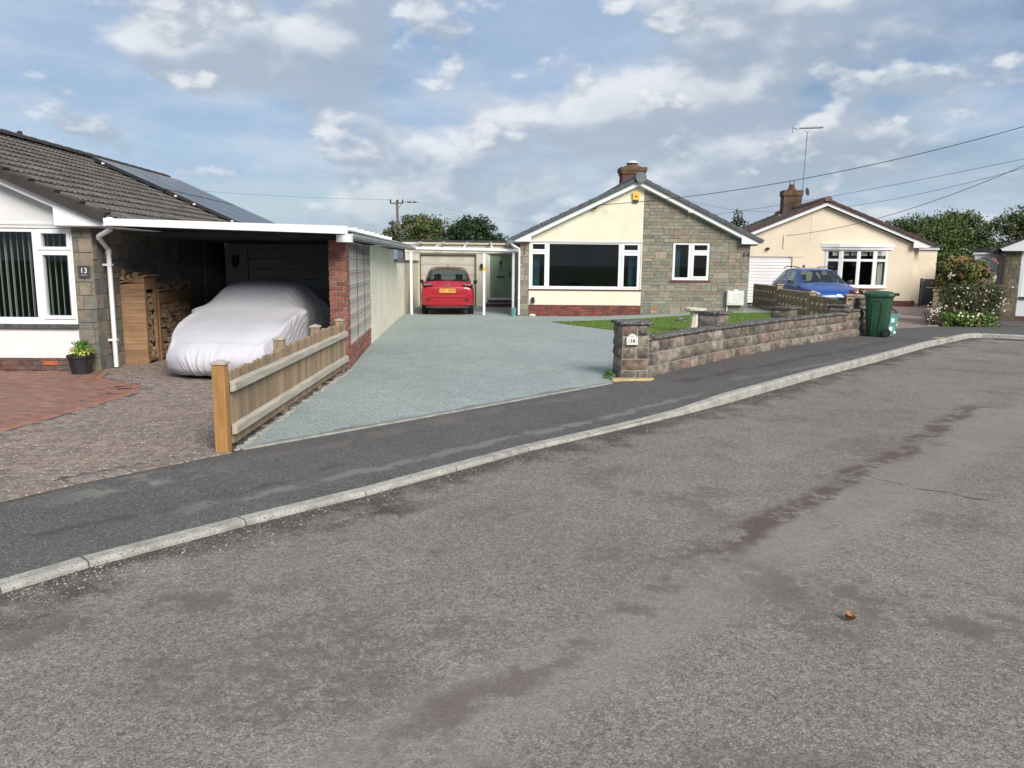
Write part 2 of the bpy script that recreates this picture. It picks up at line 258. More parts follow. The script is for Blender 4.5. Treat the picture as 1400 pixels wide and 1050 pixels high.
# ------------------------------------------------------------------ mesh helpers
class MB:
    def __init__(s): s.v = []; s.f = []; s.c = []; s.m = []
    def add(s, vs, fs, col=(1, 1, 1), mi=0):
        o = len(s.v); s.v += [tuple(p) for p in vs]
        for q in fs: s.f.append([o+i for i in q]); s.c.append(col); s.m.append(mi)
    def box(s, x0, x1, y0, y1, z0, z1, col=(1, 1, 1), mi=0, mp=None):
        vs = [(x, y, z) for z in (z0, z1) for y in (y0, y1) for x in (x0, x1)]
        if mp: vs = [mp(*p) for p in vs]
        s.add(vs, [(0, 2, 3, 1), (4, 5, 7, 6), (0, 1, 5, 4), (2, 6, 7, 3), (0, 4, 6, 2), (1, 3, 7, 5)], col, mi)
    def cbox(s, c, sz, rz=0, col=(1, 1, 1), mi=0, rx=0, ry=0):
        mt = Matrix.Rotation(rz, 3, 'Z') @ Matrix.Rotation(ry, 3, 'Y') @ Matrix.Rotation(rx, 3, 'X'); c = Vector(c)
        vs = [c + mt @ Vector((x*sz[0]/2, y*sz[1]/2, z*sz[2]/2)) for z in (-1, 1) for y in (-1, 1) for x in (-1, 1)]
        s.add(vs, [(0, 2, 3, 1), (4, 5, 7, 6), (0, 1, 5, 4), (2, 6, 7, 3), (0, 4, 6, 2), (1, 3, 7, 5)], col, mi)
    def prism(s, poly, y0, y1, col=(1, 1, 1), mp=None):
        """polygon of (x,z) extruded along y"""
        n = len(poly); vs = [(x, y0, z) for x, z in poly] + [(x, y1, z) for x, z in poly]
        if mp: vs = [mp(*p) for p in vs]
        s.add(vs, [tuple(range(n)), tuple(range(2*n-1, n-1, -1))] + [(i, i+n, (i+1) % n+n, (i+1) % n) for i in range(n)], col)
    def slab(s, poly, z0, z1, col=(1, 1, 1)):
        n = len(poly); vs = [(x, y, z0) for x, y in poly] + [(x, y, z1) for x, y in poly]
        s.add(vs, [tuple(range(n-1, -1, -1)), tuple(range(n, 2*n))] + [(i, (i+1) % n, (i+1) % n+n, i+n) for i in range(n)], col)
    def tube(s, pts, r, n=8, col=(1, 1, 1), caps=True, r1=None):
        pts = [Vector(p) for p in pts]; rings = []
        for i, p in enumerate(pts):
            d = (pts[min(i+1, len(pts)-1)] - pts[max(i-1, 0)]).normalized()
            a = d.cross(Vector((0, 0, 1)) if abs(d.z) < .9 else Vector((1, 0, 0))).normalized(); b = d.cross(a)
            rad = r if r1 is None else r+(r1-r)*i/(len(pts)-1)
            rings.append([p + (a*math.cos(2*math.pi*k/n)+b*math.sin(2*math.pi*k/n))*rad for k in range(n)])
        vs = [q for ring in rings for q in ring]; fs = []
        for i in range(len(pts)-1):
            for k in range(n): fs.append((i*n+k, i*n+(k+1) % n, (i+1)*n+(k+1) % n, (i+1)*n+k))
        if caps: fs += [tuple(range(n-1, -1, -1)), tuple((len(pts)-1)*n+k for k in range(n))]
        s.add(vs, fs, col)
    def lathe(s, prof, c=(0, 0, 0), n=16, col=(1, 1, 1), sx=1, sy=1):
        vs = [(c[0]+r*math.cos(2*math.pi*k/n)*sx, c[1]+r*math.sin(2*math.pi*k/n)*sy, c[2]+z) for r, z in prof for k in range(n)]; fs = []
        for i in range(len(prof)-1):
            for k in range(n): fs.append((i*n+k, i*n+(k+1) % n, (i+1)*n+(k+1) % n, (i+1)*n+k))
        fs += [tuple(range(n-1, -1, -1)), tuple((len(prof)-1)*n+k for k in range(n))]; s.add(vs, fs, col)
    def build(s, name, mat, parent=None, bevel=0, smooth=False, loc=None, rz=0, auto=False):
        me = bpy.data.meshes.new(name); me.from_pydata(s.v, [], s.f); me.update()
        for x in (mat if isinstance(mat, (list, tuple)) else [mat]): me.materials.append(x)
        if any(s.m): me.polygons.foreach_set('material_index', s.m)
        a = me.color_attributes.new('Col', 'FLOAT_COLOR', 'CORNER'); buf = []
        for q, c in zip(s.f, s.c):
            for k in q: buf += [c[0], c[1], c[2], 1] if len(c) == 3 else list(c)
        a.data.foreach_set('color', buf)
        if smooth: me.polygons.foreach_set('use_smooth', [True]*len(me.polygons))
        o = bpy.data.objects.new(name, me); COL.objects.link(o)
        if parent: o.parent = parent
        if loc: o.location = loc
        o.rotation_euler.z = rz
        if bevel:
            b = o.modifiers.new('bevel', 'BEVEL'); b.width = bevel; b.segments = 2; b.limit_method = 'ANGLE'
        return o
def thing(name, label, cat, loc=(0, 0, 0), rz=0, group=None):
    o = bpy.data.objects.new(name, None); COL.objects.link(o); o.location = loc; o.rotation_euler.z = rz; o.empty_display_size = .2
    o['label'] = label; o['category'] = cat
    if group: o['group'] = group
    return o
def tag(o, label, cat, group=None):
    o['label'] = label; o['category'] = cat
    if group: o['group'] = group
    return o
def struct(o): o['kind'] = 'structure'; return o
def clip(poly, half):           # keep a*x+b*y<=c
    a, b, c = half; out = []
    for i in range(len(poly)):
        p, q = poly[i], poly[(i+1) % len(poly)]; dp, dq = a*p[0]+b*p[1]-c, a*q[0]+b*q[1]-c
        if dp <= 0: out.append(p)
        if (dp < 0 < dq) or (dq < 0 < dp):
            t = dp/(dp-dq); out.append((p[0]+(q[0]-p[0])*t, p[1]+(q[1]-p[1])*t))
    return out
def inside(p, poly):
    x, y = p; r = False
    for i in range(len(poly)):
        (x1, y1), (x2, y2) = poly[i], poly[i-1]
        if (y1 > y) != (y2 > y) and x < (x2-x1)*(y-y1)/(y2-y1)+x1: r = not r
    return r
def sheet(name, poly, cell, mat, z=0.0, hf=None, parent=None, dirt=None, skirt=.16, jit=0):
    """ground surface: polygon cut into cells, with a short skirt down its edge"""
    mb = MB(); xs = [p[0] for p in poly]; ys = [p[1] for p in poly]
    idx = {}; vs = []; fs = []
    def vid(x, y):
        k = (round(x, 3), round(y, 3))
        if k not in idx:
            idx[k] = len(vs); vs.append((k[0], k[1], z+(hf(k[0], k[1]) if hf else 0)))
        return idx[k]
    nx = int((max(xs)-min(xs))/cell)+1; ny = int((max(ys)-min(ys))/cell)+1
    for i in range(nx):
        x0 = min(xs)+i*cell; col = clip(clip(poly, (-1, 0, -x0)), (1, 0, x0+cell))
        if len(col) < 3: continue
        for j in range(ny):
            y0 = min(ys)+j*cell; q = clip(clip(col, (0, -1, -y0)), (0, 1, y0+cell))
            ids = []
            for p in q:
                k = vid(*p)
                if not ids or (ids[-1] != k): ids.append(k)
            if len(ids) > 1 and ids[0] == ids[-1]: ids.pop()
            if len(set(ids)) == len(ids) >= 3: fs.append(tuple(ids))
    me = bpy.data.meshes.new(name)
    # skirt from the outline
    o = len(vs); n = len(poly)
    for x, y in poly:
        h = z+(hf(x, y) if hf else 0); vs.append((x, y, h-.0005)); vs.append((x, y, min(h, z)-skirt))
    for i in range(n): fs.append((o+2*i, o+2*i+1, o+2*((i+1) % n)+1, o+2*((i+1) % n)))
    me.from_pydata(vs, [], fs); me.update(); me.materials.append(mat)
    bm = bmesh.new(); bm.from_mesh(me); bmesh.ops.recalc_face_normals(bm, faces=bm.faces)
    for fc in bm.faces:
        if abs(fc.normal.z) > .5 and fc.normal.z < 0: fc.normal_flip()
    bm.to_mesh(me); bm.free()
    if dirt:
        a = me.color_attributes.new('Col', 'FLOAT_COLOR', 'POINT')
        for i, v in enumerate(me.vertices): d = dirt(v.co.x, v.co.y); a.data[i].color = (d, d, d, 1)
    ob = bpy.data.objects.new(name, me); COL.objects.link(ob)
    if parent: ob.parent = parent
    return ob
def pick(cols, r, var=.12):
    c = r.choice(cols); k = 1+r.uniform(-var, var); return tuple(max(.003, q*k*(1+r.uniform(-.03, .03))) for q in c)
def chamfer(mb, poly, mp, p0, p1, ch, col):
    """block face: polygon (u,z) raised from p0 to p1 with chamfered edge"""
    if len(poly) < 3: return
    cx = sum(p[0] for p in poly)/len(poly); cz = sum(p[1] for p in poly)/len(poly)
    w = max(p[0] for p in poly)-min(p[0] for p in poly); h = max(p[1] for p in poly)-min(p[1] for p in poly)
    if w < .02 or h < .015: return
    kx, kz = max(.3, 1-2*ch/w), max(.3, 1-2*ch/h); n = len(poly)
    vs = [mp(u, z, p0) for u, z in poly]+[mp(cx+(u-cx)*kx, cz+(z-cz)*kz, p1) for u, z in poly]
    mb.add(vs, [tuple(range(n, 2*n))]+[(i, (i+1) % n, (i+1) % n+n, i+n) for i in range(n)], col)
def masonry(mb, u0, u1, z0, z1, mp, ch, lens, cols, r, gap=.008, proud=.01, holes=(), halves=(), cham=.004, var=.14, wild=.0, bond=None):
    z = z0; row = 0
    while z < z1-.02:
        h = ch if isinstance(ch, (int, float)) else r.choice(ch); h = min(h, z1-z)
        if z1-(z+h) < .04: h = z1-z
        u = u0-(r.uniform(0, lens[0]) if bond is None else (lens[0]*.5 if row % 2 else 0))
        while u < u1:
            ln = r.uniform(*lens); a, b = max(u, u0), min(u+ln, u1); u += ln
            if b-a < .015: continue
            pieces = [(a, b, z, z+h)]
            if wild and h > .12 and r.random() < wild:          # split a tall block into two thin ones
                t = z+h*r.choice((.45, .5, .6)); pieces = [(a, b, z, t), (a, b, t, z+h)]
            for hu0, hu1, hz0, hz1 in holes:
                nw = []
                for (pa_, pb_, c_, d_) in pieces:
                    if pb_ <= hu0 or pa_ >= hu1 or d_ <= hz0 or c_ >= hz1: nw.append((pa_, pb_, c_, d_)); continue
                    if pa_ < hu0: nw.append((pa_, hu0, c_, d_))
                    if pb_ > hu1: nw.append((hu1, pb_, c_, d_))
                    m0, m1 = max(pa_, hu0), min(pb_, hu1)
                    if c_ < hz0: nw.append((m0, m1, c_, hz0))
                    if d_ > hz1: nw.append((m0, m1, hz1, d_))
                pieces = nw
            for (pa_, pb_, c_, d_) in pieces:
                g = gap/2; poly = [(pa_+g, c_+g), (pb_-g, c_+g), (pb_-g, d_-g), (pa_+g, d_-g)]
                if poly[1][0] <= poly[0][0] or poly[2][1] <= poly[1][1]: continue
                for hp in halves:
                    poly = clip(poly, hp)
                    if len(poly) < 3: break
                if len(poly) >= 3: chamfer(mb, poly, mp, 0, proud*(1+r.uniform(-.35, .35)), cham, pick(cols, r, var))
        z += h; row += 1
def holed(mb, u0, u1, z0, z1, y0, y1, holes, col=(1, 1, 1)):
    """wall plate in local x/z with rectangular openings and reveals"""
    us = sorted({u0, u1, *[h[0] for h in holes], *[h[1] for h in holes]}); zs = sorted({z0, z1, *[h[2] for h in holes], *[h[3] for h in holes]})
    us = [u for u in us if u0 <= u <= u1]; zs = [z for z in zs if z0 <= z <= z1]
    def solid(i, j):
        if i < 0 or j < 0 or i >= len(us)-1 or j >= len(zs)-1: return False
        cu, cz = (us[i]+us[i+1])/2, (zs[j]+zs[j+1])/2
        return not any(h[0] < cu < h[1] and h[2] < cz < h[3] for h in holes)
    for i in range(len(us)-1):
        for j in range(len(zs)-1):
            if not solid(i, j): continue
            a, b, c, d = us[i], us[i+1], zs[j], zs[j+1]
            mb.add([(a, y0, c), (b, y0, c), (b, y0, d), (a, y0, d)], [(0, 1, 2, 3)], col)
            mb.add([(a, y1, c), (b, y1, c), (b, y1, d), (a, y1, d)], [(3, 2, 1, 0)], col)
            if not solid(i-1, j): mb.add([(a, y0, c), (a, y1, c), (a, y1, d), (a, y0, d)], [(3, 2, 1, 0)], col)
            if not solid(i+1, j): mb.add([(b, y0, c), (b, y1, c), (b, y1, d), (b, y0, d)], [(0, 1, 2, 3)], col)
            if not solid(i, j-1): mb.add([(a, y0, c), (b, y0, c), (b, y1, c), (a, y1, c)], [(3, 2, 1, 0)], col)
            if not solid(i, j+1): mb.add([(a, y0, d), (b, y0, d), (b, y1, d), (a, y1, d)], [(0, 1, 2, 3)], col)
def window(parent, u0, u1, z0, z1, panes, y=0.06, loc=(0, 0, 0), rz=0, fmat=None, sashes=(), dep=.07):
    mb = MB(); holed(mb, u0, u1, z0, z1, y, y+dep, panes)
    for a, b, c, d in sashes:           # opening lights stand proud of the frame
        inner = [p for p in panes if a < p[0] < b and c < p[2] < d]; holed(mb, a, b, c, d, y-.018, y-.0005, inner)
    w = mb.build('window', fmat or WHITE, parent, bevel=.004, loc=loc, rz=rz)
    for a, b, c, d in panes:
        g = MB(); g.add([(a-.004, y+.03, c-.004), (b+.004, y+.03, c-.004), (b+.004, y+.03, d+.004), (a-.004, y+.03, d+.004)], [(0, 1, 2, 3)]); g.build('pane', GLASS, w)
    return w
def text(s, size, mat, parent, loc, rot=(math.pi/2, 0, 0), name='lettering', ext=.002, bold=0, sx=1):
    cu = bpy.data.curves.new(name, 'FONT'); cu.body = s; cu.size = size; cu.align_x = 'CENTER'; cu.align_y = 'CENTER'; cu.extrude = ext; cu.offset = bold
    t = bpy.data.objects.new(name+'_curve', cu); me = bpy.data.meshes.new_from_object(t); bpy.data.objects.remove(t)
    me.materials.clear(); me.materials.append(mat)
    o = bpy.data.objects.new(name, me); COL.objects.link(o); o.parent = parent; o.location = loc; o.rotation_euler = rot; o.scale = (sx, 1, 1); return o
def tiles(mb, mp, La, S, course=.33, wave=.30, amp=.022, step=.028, cols=((.11, .1, .095),), r=rnd, samples=6, a0=0, skip=None):
    """interlocking roof tiles: a along eave, b up slope, n outwards"""
    n = max(1, round(La/wave)); wv = La/n; prof = [0, .55, 1, .95, .35, .05]
    nb = int(math.ceil(S/course))
    for j in range(nb):
        b0, b1 = j*course, min((j+1)*course, S)
        for i in range(n):
            if skip and skip(a0+(i+.5)*wv, (b0+b1)/2): continue
            k = 1+r.uniform(-.16, .16); c = r.choice(cols); c = (c[0]*k, c[1]*k, c[2]*k); sl = r.uniform(-.003, .003)
            vs = []
            for q in range(samples+1):
                a = a0+(i+q/samples)*wv; h = amp*prof[q % samples]
                vs += [mp(a, b0, -.02), mp(a, b0-.01, step+h+sl), mp(a, b1, h)]
            fs = []
            for q in range(samples):
                o = 3*q; fs += [(o+0, o+3, o+4, o+1), (o+1, o+4, o+5, o+2)]
            mb.add(vs, fs, c)
def leaves(mb, centres, n, size, cols, r, flat=.0, shell=.5, up=.3):
    """leaf-sized faces through the volume of clump ellipsoids (x,y,z,rx,ry,rz)"""
    for c in centres:
        cc = pick(cols, r, .25)
        for _ in range(n):
            d = Vector((r.gauss(0, 1), r.gauss(0, 1), r.gauss(0, 1))).normalized()*(shell+(1-shell)*r.random())**.7
            p = Vector((c[0]+d.x*c[3], c[1]+d.y*c[4], c[2]+d.z*c[5]))
            nrm = (d+Vector((r.gauss(0, .6), r.gauss(0, .6), r.gauss(0, .6)+up))).normalized()
            a = nrm.orthogonal().normalized(); a.rotate(Matrix.Rotation(r.uniform(0, 6.28), 3, nrm)); b = nrm.cross(a)
            s = size*r.uniform(.6, 1.35); k = 1+r.uniform(-.22, .22); col = (cc[0]*k, cc[1]*k, cc[2]*k)
            mb.add([p-a*s, p-b*s*.5, p+a*s, p+b*s*.5], [(0, 1, 2, 3)], col)

# ================================================================== GROUND
A = R(2.2)
def sst(a, b, x): t = max(0, min(1, (x-a)/(b-a))); return t*t*(3-2*t)
def rise(x, y): return .2*sst(2, 7.4, x)*sst(18.5, 24.5, y)
KZ = lambda x: -.074 if x < 1.6 else (-.074+.074*sst(1.6, 2.9, x))
kerb = [(-8, -9), (-6.3, -3.5), (-4.6, .2), (-3.5, 2.35), (-2.69, 3.83), (-2.42, 4.19), (-1.77, 4.92), (-1.1, 5.61), (.16, 7.06), (2.05, 8.95), (2.83, 9.80), (4.7, 11.95), (6.8, 14.25), (9.07, 16.85), (11.6, 19.45), (11.95, 19.52), (12.8, 19.05), (20, 15.2), (32, 8.5)]
back = [(-10.2, -9), (-8.2, -3.5), (-5.9, 1.2), (-4.5, 3.4), (-3.46, 5.0), (-3.18, 5.48), (-2.48, 6.36), (-2.36, 6.63), (-1.08, 7.98), (1.39, 10.66), (2.2, 11.6), (3.0, 12.72), (4.3, 14.4), (6.4, 16.74), (8.65, 18.95), (9.2, 19.8), (10.44, 21.0), (12.17, 21.96), (14.1, 22.3), (17, 21), (24, 17), (34, 11.5)]
def seg(p, a, b):
    ax, ay = b[0]-a[0], b[1]-a[1]; t = max(0, min(1, ((p[0]-a[0])*ax+(p[1]-a[1])*ay)/(ax*ax+ay*ay)))
    return math.hypot(p[0]-a[0]-ax*t, p[1]-a[1]-ay*t)
def kd(x, y): return min(seg((x, y), kerb[i], kerb[i+1]) for i in range(len(kerb)-1))
mb = MB(); g = 600
mb.add([(-g, -g, -.17), (g, -g, -.17), (g, g, -.17), (-g, g, -.17)], [(0, 1, 2, 3)]); struct(mb.build('ground', GRASSF))
struct(sheet('ground_behind_houses', [(-9.5, 5.5), (-3.5, 5.2), (-2.4, 6.7), (1.35, 10.8), (8.6, 19.05), (12, 22.1), (14.2, 22.5), (34, 12), (60, 12), (60, 75), (-45, 75), (-45, 5.5)], 8, JOINT, z=-.012))
road = [(p[0], p[1]) for p in kerb]+[(32, -9)]
rd = sheet('road', road, .3, ROAD, z=-.1, dirt=lambda x, y: max(0, 1-kd(x, y)/.75) if -9 < x < 15 else .3*max(0, 1-kd(x, y)/.6)); struct(rd)
# footway: between kerb line and back line
def fhf(x, y):
    d = kd(x, y); k = -.070*(1-sst(1.6, 2.9, x)) if x < 12 else 0
    return k*(1-min(1, d/1.3)) - .002
struct(sheet('pavement', kerb+back[::-1], .25, PAVE, z=0, hf=fhf))
# kerb stones in one bedded line
mb = MB(); rk = random.Random(3); acc = 0
pts = []
for i in range(2, len(kerb)-1):
    a, b = kerb[i], kerb[i+1]; n = max(1, round(math.hypot(b[0]-a[0], b[1]-a[1])/.915))
    for k in range(n): pts.append((a[0]+(b[0]-a[0])*k/n, a[1]+(b[1]-a[1])*k/n))
pts.append(kerb[-1])
for i in range(len(pts)-1):
    a, b = Vector(pts[i]), Vector(pts[i+1]); d = (b-a).normalized(); nrm = Vector((-d.y, d.x)); g = .005; k = 1+rk.uniform(-.1, .1); a2, b2 = a+d*g, b-d*g
    rows = []
    for p in (a2, b2):
        z = .012+KZ(p.x) if p.x < 11 else .010; z += rk.uniform(-.003, .003)
        if i > 0 and p is a2: z = .5*z+.5*zl
        zl = z
        rows.append([(p.x+nrm.x*o, p.y+nrm.y*o, h) for o, h in ((-.012, -.16), (-.008, z-.022), (.0, z-.008), (.015, z-.001), (.101, z), (.105, z-.004), (.106, -.16))])
    n = 7; mb.add(rows[0]+rows[1], [(q, q+1, q+1+n, q+n) for q in range(n-1)]+[tuple(range(n-1, -1, -1)), tuple(range(n, 2*n))], (k, k, k))
o = mb.build('kerb', KERB); o['kind'] = 'structure'
bm = bmesh.new(); bm.from_mesh(o.data); bmesh.ops.recalc_face_normals(bm, faces=bm.faces); bm.to_mesh(o.data); bm.free()
# driveway of 14 (resin) with pale edging
struct(sheet('driveway', [(-2.40, 6.66), (-1.08, 8.0), (1.36, 10.7), (1.9, 11.75), (3.0, 12.95), (4.35, 14.65), (6.3, 16.9), (8.5, 19.0), (8.62, 25), (8.9, 30), (.4, 30.5), (-3.9, 30.0), (-3.6, 26.9), (-3.3, 21.5), (-2.88, 15.6), (-2.52, 11.8), (-2.46, 7)], .4, RESIN, z=0, hf=rise))
mb = MB()
for a, b in (((-2.36, 6.60), (-1.08, 7.95)), ((-1.08, 7.95), (1.40, 10.63))):
    a, b = Vector(a), Vector(b); d = (b-a).normalized(); n_ = Vector((-d.y, d.x))
    for q in range(int((b-a).length/.6)+1):
        s0 = a+d*q*.6; s1 = a+d*min((q+1)*.6-.008, (b-a).length); mb.slab([tuple(s0), tuple(s1), tuple(s1+n_*.05), tuple(s0+n_*.05)], -.1, .008+rnd.uniform(-.002, .002))
struct(mb.build('driveway_edging', CONC, bevel=.003))
lawn = [(1.12, 22.05), (1.5, 21.2), (2.1, 20.2), (2.75, 19.1), (3.1, 17.6), (3.35, 15.4), (3.4, 14.0), (4.1, 14.75), (6.3, 17.15), (8.35, 19.2), (8.45, 24.0), (7.7, 24.1), (5.6, 23.6), (3.9, 23.1), (2.2, 22.55)]
struct(sheet('lawn', lawn, .3, LAWN, z=.012, hf=rise))
mb = MB(); rl = random.Random(8)
for _ in range(14000):
    x, y = rl.uniform(1, 8.5), rl.uniform(14, 24.2)
    if not inside((x, y), lawn): continue
    z = .012+rise(x, y); h = rl.uniform(.012, .03); a = rl.uniform(0, 6.28); w = .012; k = rl.uniform(.7, 1.35)
    mb.add([(x-w*math.cos(a), y-w*math.sin(a), z), (x+w*math.cos(a), y+w*math.sin(a), z), (x+rl.uniform(-.015, .015), y+rl.uniform(-.015, .015), z+h)], [(0, 1, 2)], (.12*k, .21*k, .035*k))
o = mb.build('lawn_grass', LEAF); tag(o, 'short mown grass blades covering the front lawn', 'grass'); o['kind'] = 'stuff'
# block paving of 13
pv = [(-9.5, 5.2), (-6.2, .9), (-4.55, 3.45), (-3.50, 5.05), (-3.22, 5.50), (-2.46, 6.45), (-2.53, 6.8), (-2.58, 11.8), (-2.8, 11.8), (-2.9, 16.2), (-6.3, 16.2), (-6.2, 11.4), (-9.5, 11.2)]
struct(sheet('paving_joints', pv, .8, JOINT, z=-.005))
redz = [(-9.5, 11.2), (-6.0, 11.3), (-5.75, 10.65), (-5.35, 10.35), (-4.98, 10.1), (-4.80, 9.85), (-4.72, 9.4), (-4.76, 8.6), (-4.90, 7.3), (-5.3, 6.0), (-6, 4.6), (-9.5, 4.6)]
BC = [(.24, .185, .16), (.26, .20, .175), (.225, .178, .155), (.265, .195, .165), (.215, .175, .155)]
RC = [(.26, .135, .10), (.29, .145, .105), (.235, .125, .095), (.27, .15, .115), (.225, .13, .105)]
def paver(mb, cx, cy, w, l, ang, col, z=0):
    c, s = math.cos(ang), math.sin(ang); vs = []
    for (k, h) in ((1, -.012), (1, z-.005), (.0, z)):
        for sx, sy in ((-1, -1), (1, -1), (1, 1), (-1, 1)):
            ix = w/2-(.006 if k == 0 else 0); iy = l/2-(.006 if k == 0 else 0); x, y = sx*ix, sy*iy
            vs.append((cx+x*c-y*s, cy+x*s+y*c, h))
    mb.add(vs, [(8, 9, 10, 11)]+[(4+i, 4+(i+1) % 4, 8+(i+1) % 4, 8+i) for i in range(4)]+[(i, (i+1) % 4, 4+(i+1) % 4, 4+i) for i in range(4)], col)
mo, mr = MB(), MB(); rp = random.Random(5); ca, sa = math.cos(R(3)), math.sin(R(3))
edge = [(-6.2, .9), (-4.55, 3.45), (-3.50, 5.05), (-3.22, 5.50), (-2.42, 6.50)]
def ed(p): return min(seg(p, edge[i], edge[i+1]) for i in range(len(edge)-1))
def rdst(p): return min(seg(p, redz[i], redz[i+1]) for i in range(1, len(redz)-2))
for i in range(-60, 60):            # 90 degree herringbone
    for j in range(-90, 90):
        k = (i-j) % 4
        if k == 0: cx, cy, w, l = (i+1)*.1, (j+.5)*.1, .193, .093
        elif k == 3: cx, cy, w, l = (i+.5)*.1, (j+1)*.1, .093, .193
        else: continue
        x, y = -6+cx*ca-cy*sa, 8.5+cx*sa+cy*ca
        if not inside((x, y), pv) or ed((x, y)) < .235: continue
        if inside((x, y), redz) or rdst((x, y)) < .04: continue
        paver(mo, x, y, w, l, R(3), pick(BC, rp, .10), rp.uniform(-.002, .002))
row = 0; y = 4.6
while y < 11.5:
    x = -9.5+(.1 if row % 2 else 0)
    while x < -4.5:
        yy = y+(x+6)*.05
        if inside((x, yy), redz) and rdst((x, yy)) > .285 and inside((x, yy), pv): paver(mr, x, yy, .194, .094, R(2.8), pick(RC, rp, .13), rp.uniform(-.001, .001))
        x += .2
    y += .1; row += 1
def along(poly, step, off, mb, cols, w, l, turn=0, z=0):
    for i in range(len(poly)-1):
        a, b = Vector(poly[i]), Vector(poly[i+1]); d = (b-a).normalized(); n_ = Vector((-d.y, d.x)); L_ = (b-a).length; k = max(1, round(L_/step))
        for q in range(k):
            p = a+d*(q+.5)*L_/k+n_*off; paver(mb, p.x, p.y, w*L_/k/step, l, math.atan2(d.y, d.x)+turn, pick(cols, rp, .12), z)
along(edge, .2, .11, mo, [(.25, .20, .175), (.23, .18, .16)], .19, .196, 0, .003)
rl_ = [p for p in redz[1:-1]]
along(rl_[::-1], .2, .055, mr, [(.31, .15, .105), (.28, .14, .10)], .193, .094, 0, .001)
along(rl_[::-1], .1, .21, mr, [(.27, .135, .10), (.24, .125, .095)], .094, .193, 0, .0005)
struct(mo.build('block_paving', PAVER)); struct(mr.build('red_block_paving', PAVERR))
# drive of the far bungalow and forecourt of the right house
struct(sheet('far_driveway', [(8.75, 19.2), (10.44, 21.02), (12.05, 21.93), (13, 23.2), (17.6, 31), (18.6, 34), (9.3, 33), (9.0, 25)], .6, PINKP, z=0))
mb = MB()
for k in range(7):
    a = (12.05-.02*k+.19*k, 21.95+.3*k); mb.cbox((12.2+.33*k, 22.3+.62*k, .0), (.28, .66, .03), R(-28), (1, 1, 1))
struct(mb.build('far_driveway_edging', CONC))
struct(sheet('forecourt', [(14.0, 22.55), (17, 21.1), (24, 17.1), (34, 11.8), (34, 24.7), (15.2, 24.7), (14.6, 24.3)], 1, PAVE, z=.002))

# ================================================================== HOUSE 13 (left)
def side_mp(u, sgn):        # masonry map on a side wall facing +x : (depth, z, proud)
    return lambda a, z, p: (u+sgn*p, a, z)
front_mp = lambda u, z, p: (u, -p, z)
ST = [(.235, .205, .165), (.20, .19, .165), (.26, .22, .17), (.185, .18, .16), (.225, .195, .155), (.27, .225, .18), (.17, .175, .16)]
h13 = thing('bungalow', 'nearest bungalow at the left edge with brown tiled roof, solar panels and vertical blinds', 'house', (-6.14, 11.35, 0), R(2))
SL = .44
mb = MB(); holed(mb, -7.4, -.28, .36, 2.16, 0, .28, [(-6.9, -5.2, .9, 2.08), (-1.95, -.275, .70, 2.085)]); mb.build('wall', WHITEP, h13)
mb = MB(); mb.prism([(-7.4, 2.16), (.0, 2.16), (.0, 2.3), (-3.7, 2.3+SL*3.7), (-7.4, 2.3)], .0, .28)
mb.box(-1.95, -.28, -.012, -.001, 2.13, 2.16); mb.build('gable_panel', WHITEP, h13)
mb = MB(); mb.box(-7.4, -.28, .01, .28, 0, .359); mb.build('plinth_core', MORTARD, h13)
mb = MB(); masonry(mb, -7.4, -.28, 0, .19, lambda u, z, p: (u, .01-p, z), .073, (.225, .225), [(.17, .085, .07), (.13, .075, .065), (.20, .07, .055), (.15, .10, .085)], rnd, .01, .012, bond=1)
mb.build('brick_plinth', BRICK, h13)
mb = MB(); mb.box(-7.4, -.28, -.006, .0, .19, .36); mb.build('render_band', WHITEP, h13)
mb = MB(); mb.box(-.83, -.62, -.010, -.004, .085, .145)
for k in range(5): mb.box(-.82+k*.04, -.795+k*.04, -.013, -.0105, .095, .135)
mb.build('air_brick', TERRA, h13)
mb = MB(); mb.box(-.28, .0, .012, .28, 0, 2.16); mb.box(-.28, -.012, .28, 12, 0, 2.3); mb.build('side_wall', MORTARD, h13)
mb = MB(); masonry(mb, -.28, .0, 0, 2.16, lambda u, z, p: (u, .012-p, z), [.21, .19, .10, .22], (.14, .28), ST, random.Random(4), .006, .014, var=.1)
holes13 = [(1.15, 2.25, .95, 1.95), (3.2, 4.5, 0, 2.1)]
masonry(mb, .0, 12, 0, 2.2, side_mp(-.012, 1), [.21, .19, .10, .22], (.18, .45), [(c[0]*.9, c[1]*.92, c[2]*.95) for c in ST], random.Random(6), .006, .014, holes=holes13, var=.1)  # front stone colours darkened and cooled: carport shade put into the colour
mb.build('stone_facing', STONE, h13)
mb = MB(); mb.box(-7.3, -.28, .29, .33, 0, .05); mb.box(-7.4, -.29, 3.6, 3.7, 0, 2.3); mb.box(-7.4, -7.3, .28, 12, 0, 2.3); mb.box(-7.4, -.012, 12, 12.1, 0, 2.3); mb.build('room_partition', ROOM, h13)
mb = MB(); mb.prism([(-7.4, 2.3), (-.02, 2.3), (-3.7, 2.3+SL*3.6)], 11.8, 12); mb.build('rear_gable', WHITEP, h13)
window(h13, -1.95, -.29, .70, 2.08, [(-1.88, -.86, .79, 2.03), (-.72, -.36, .82, 1.70), (-.72, -.36, 1.82, 2.01)], .02, sashes=[(-.77, -.31, .77, 1.745), (-.77, -.31, 1.775, 2.055)])
w13 = [c for c in h13.children if c.name.startswith('window')][0]
mb = MB(); mb.box(-.745, -.735, -.01, .0, 1.2, 1.33); mb.build('handle', WHITE, w13)
mb = MB()
for k in range(18): mb.cbox((-1.93+k*.089, .27, 1.38), (.085, .004, 1.36), R(108+rnd.uniform(-6, 6)))
mb.build('vertical_blind', BLIND, w13)
mb = MB()
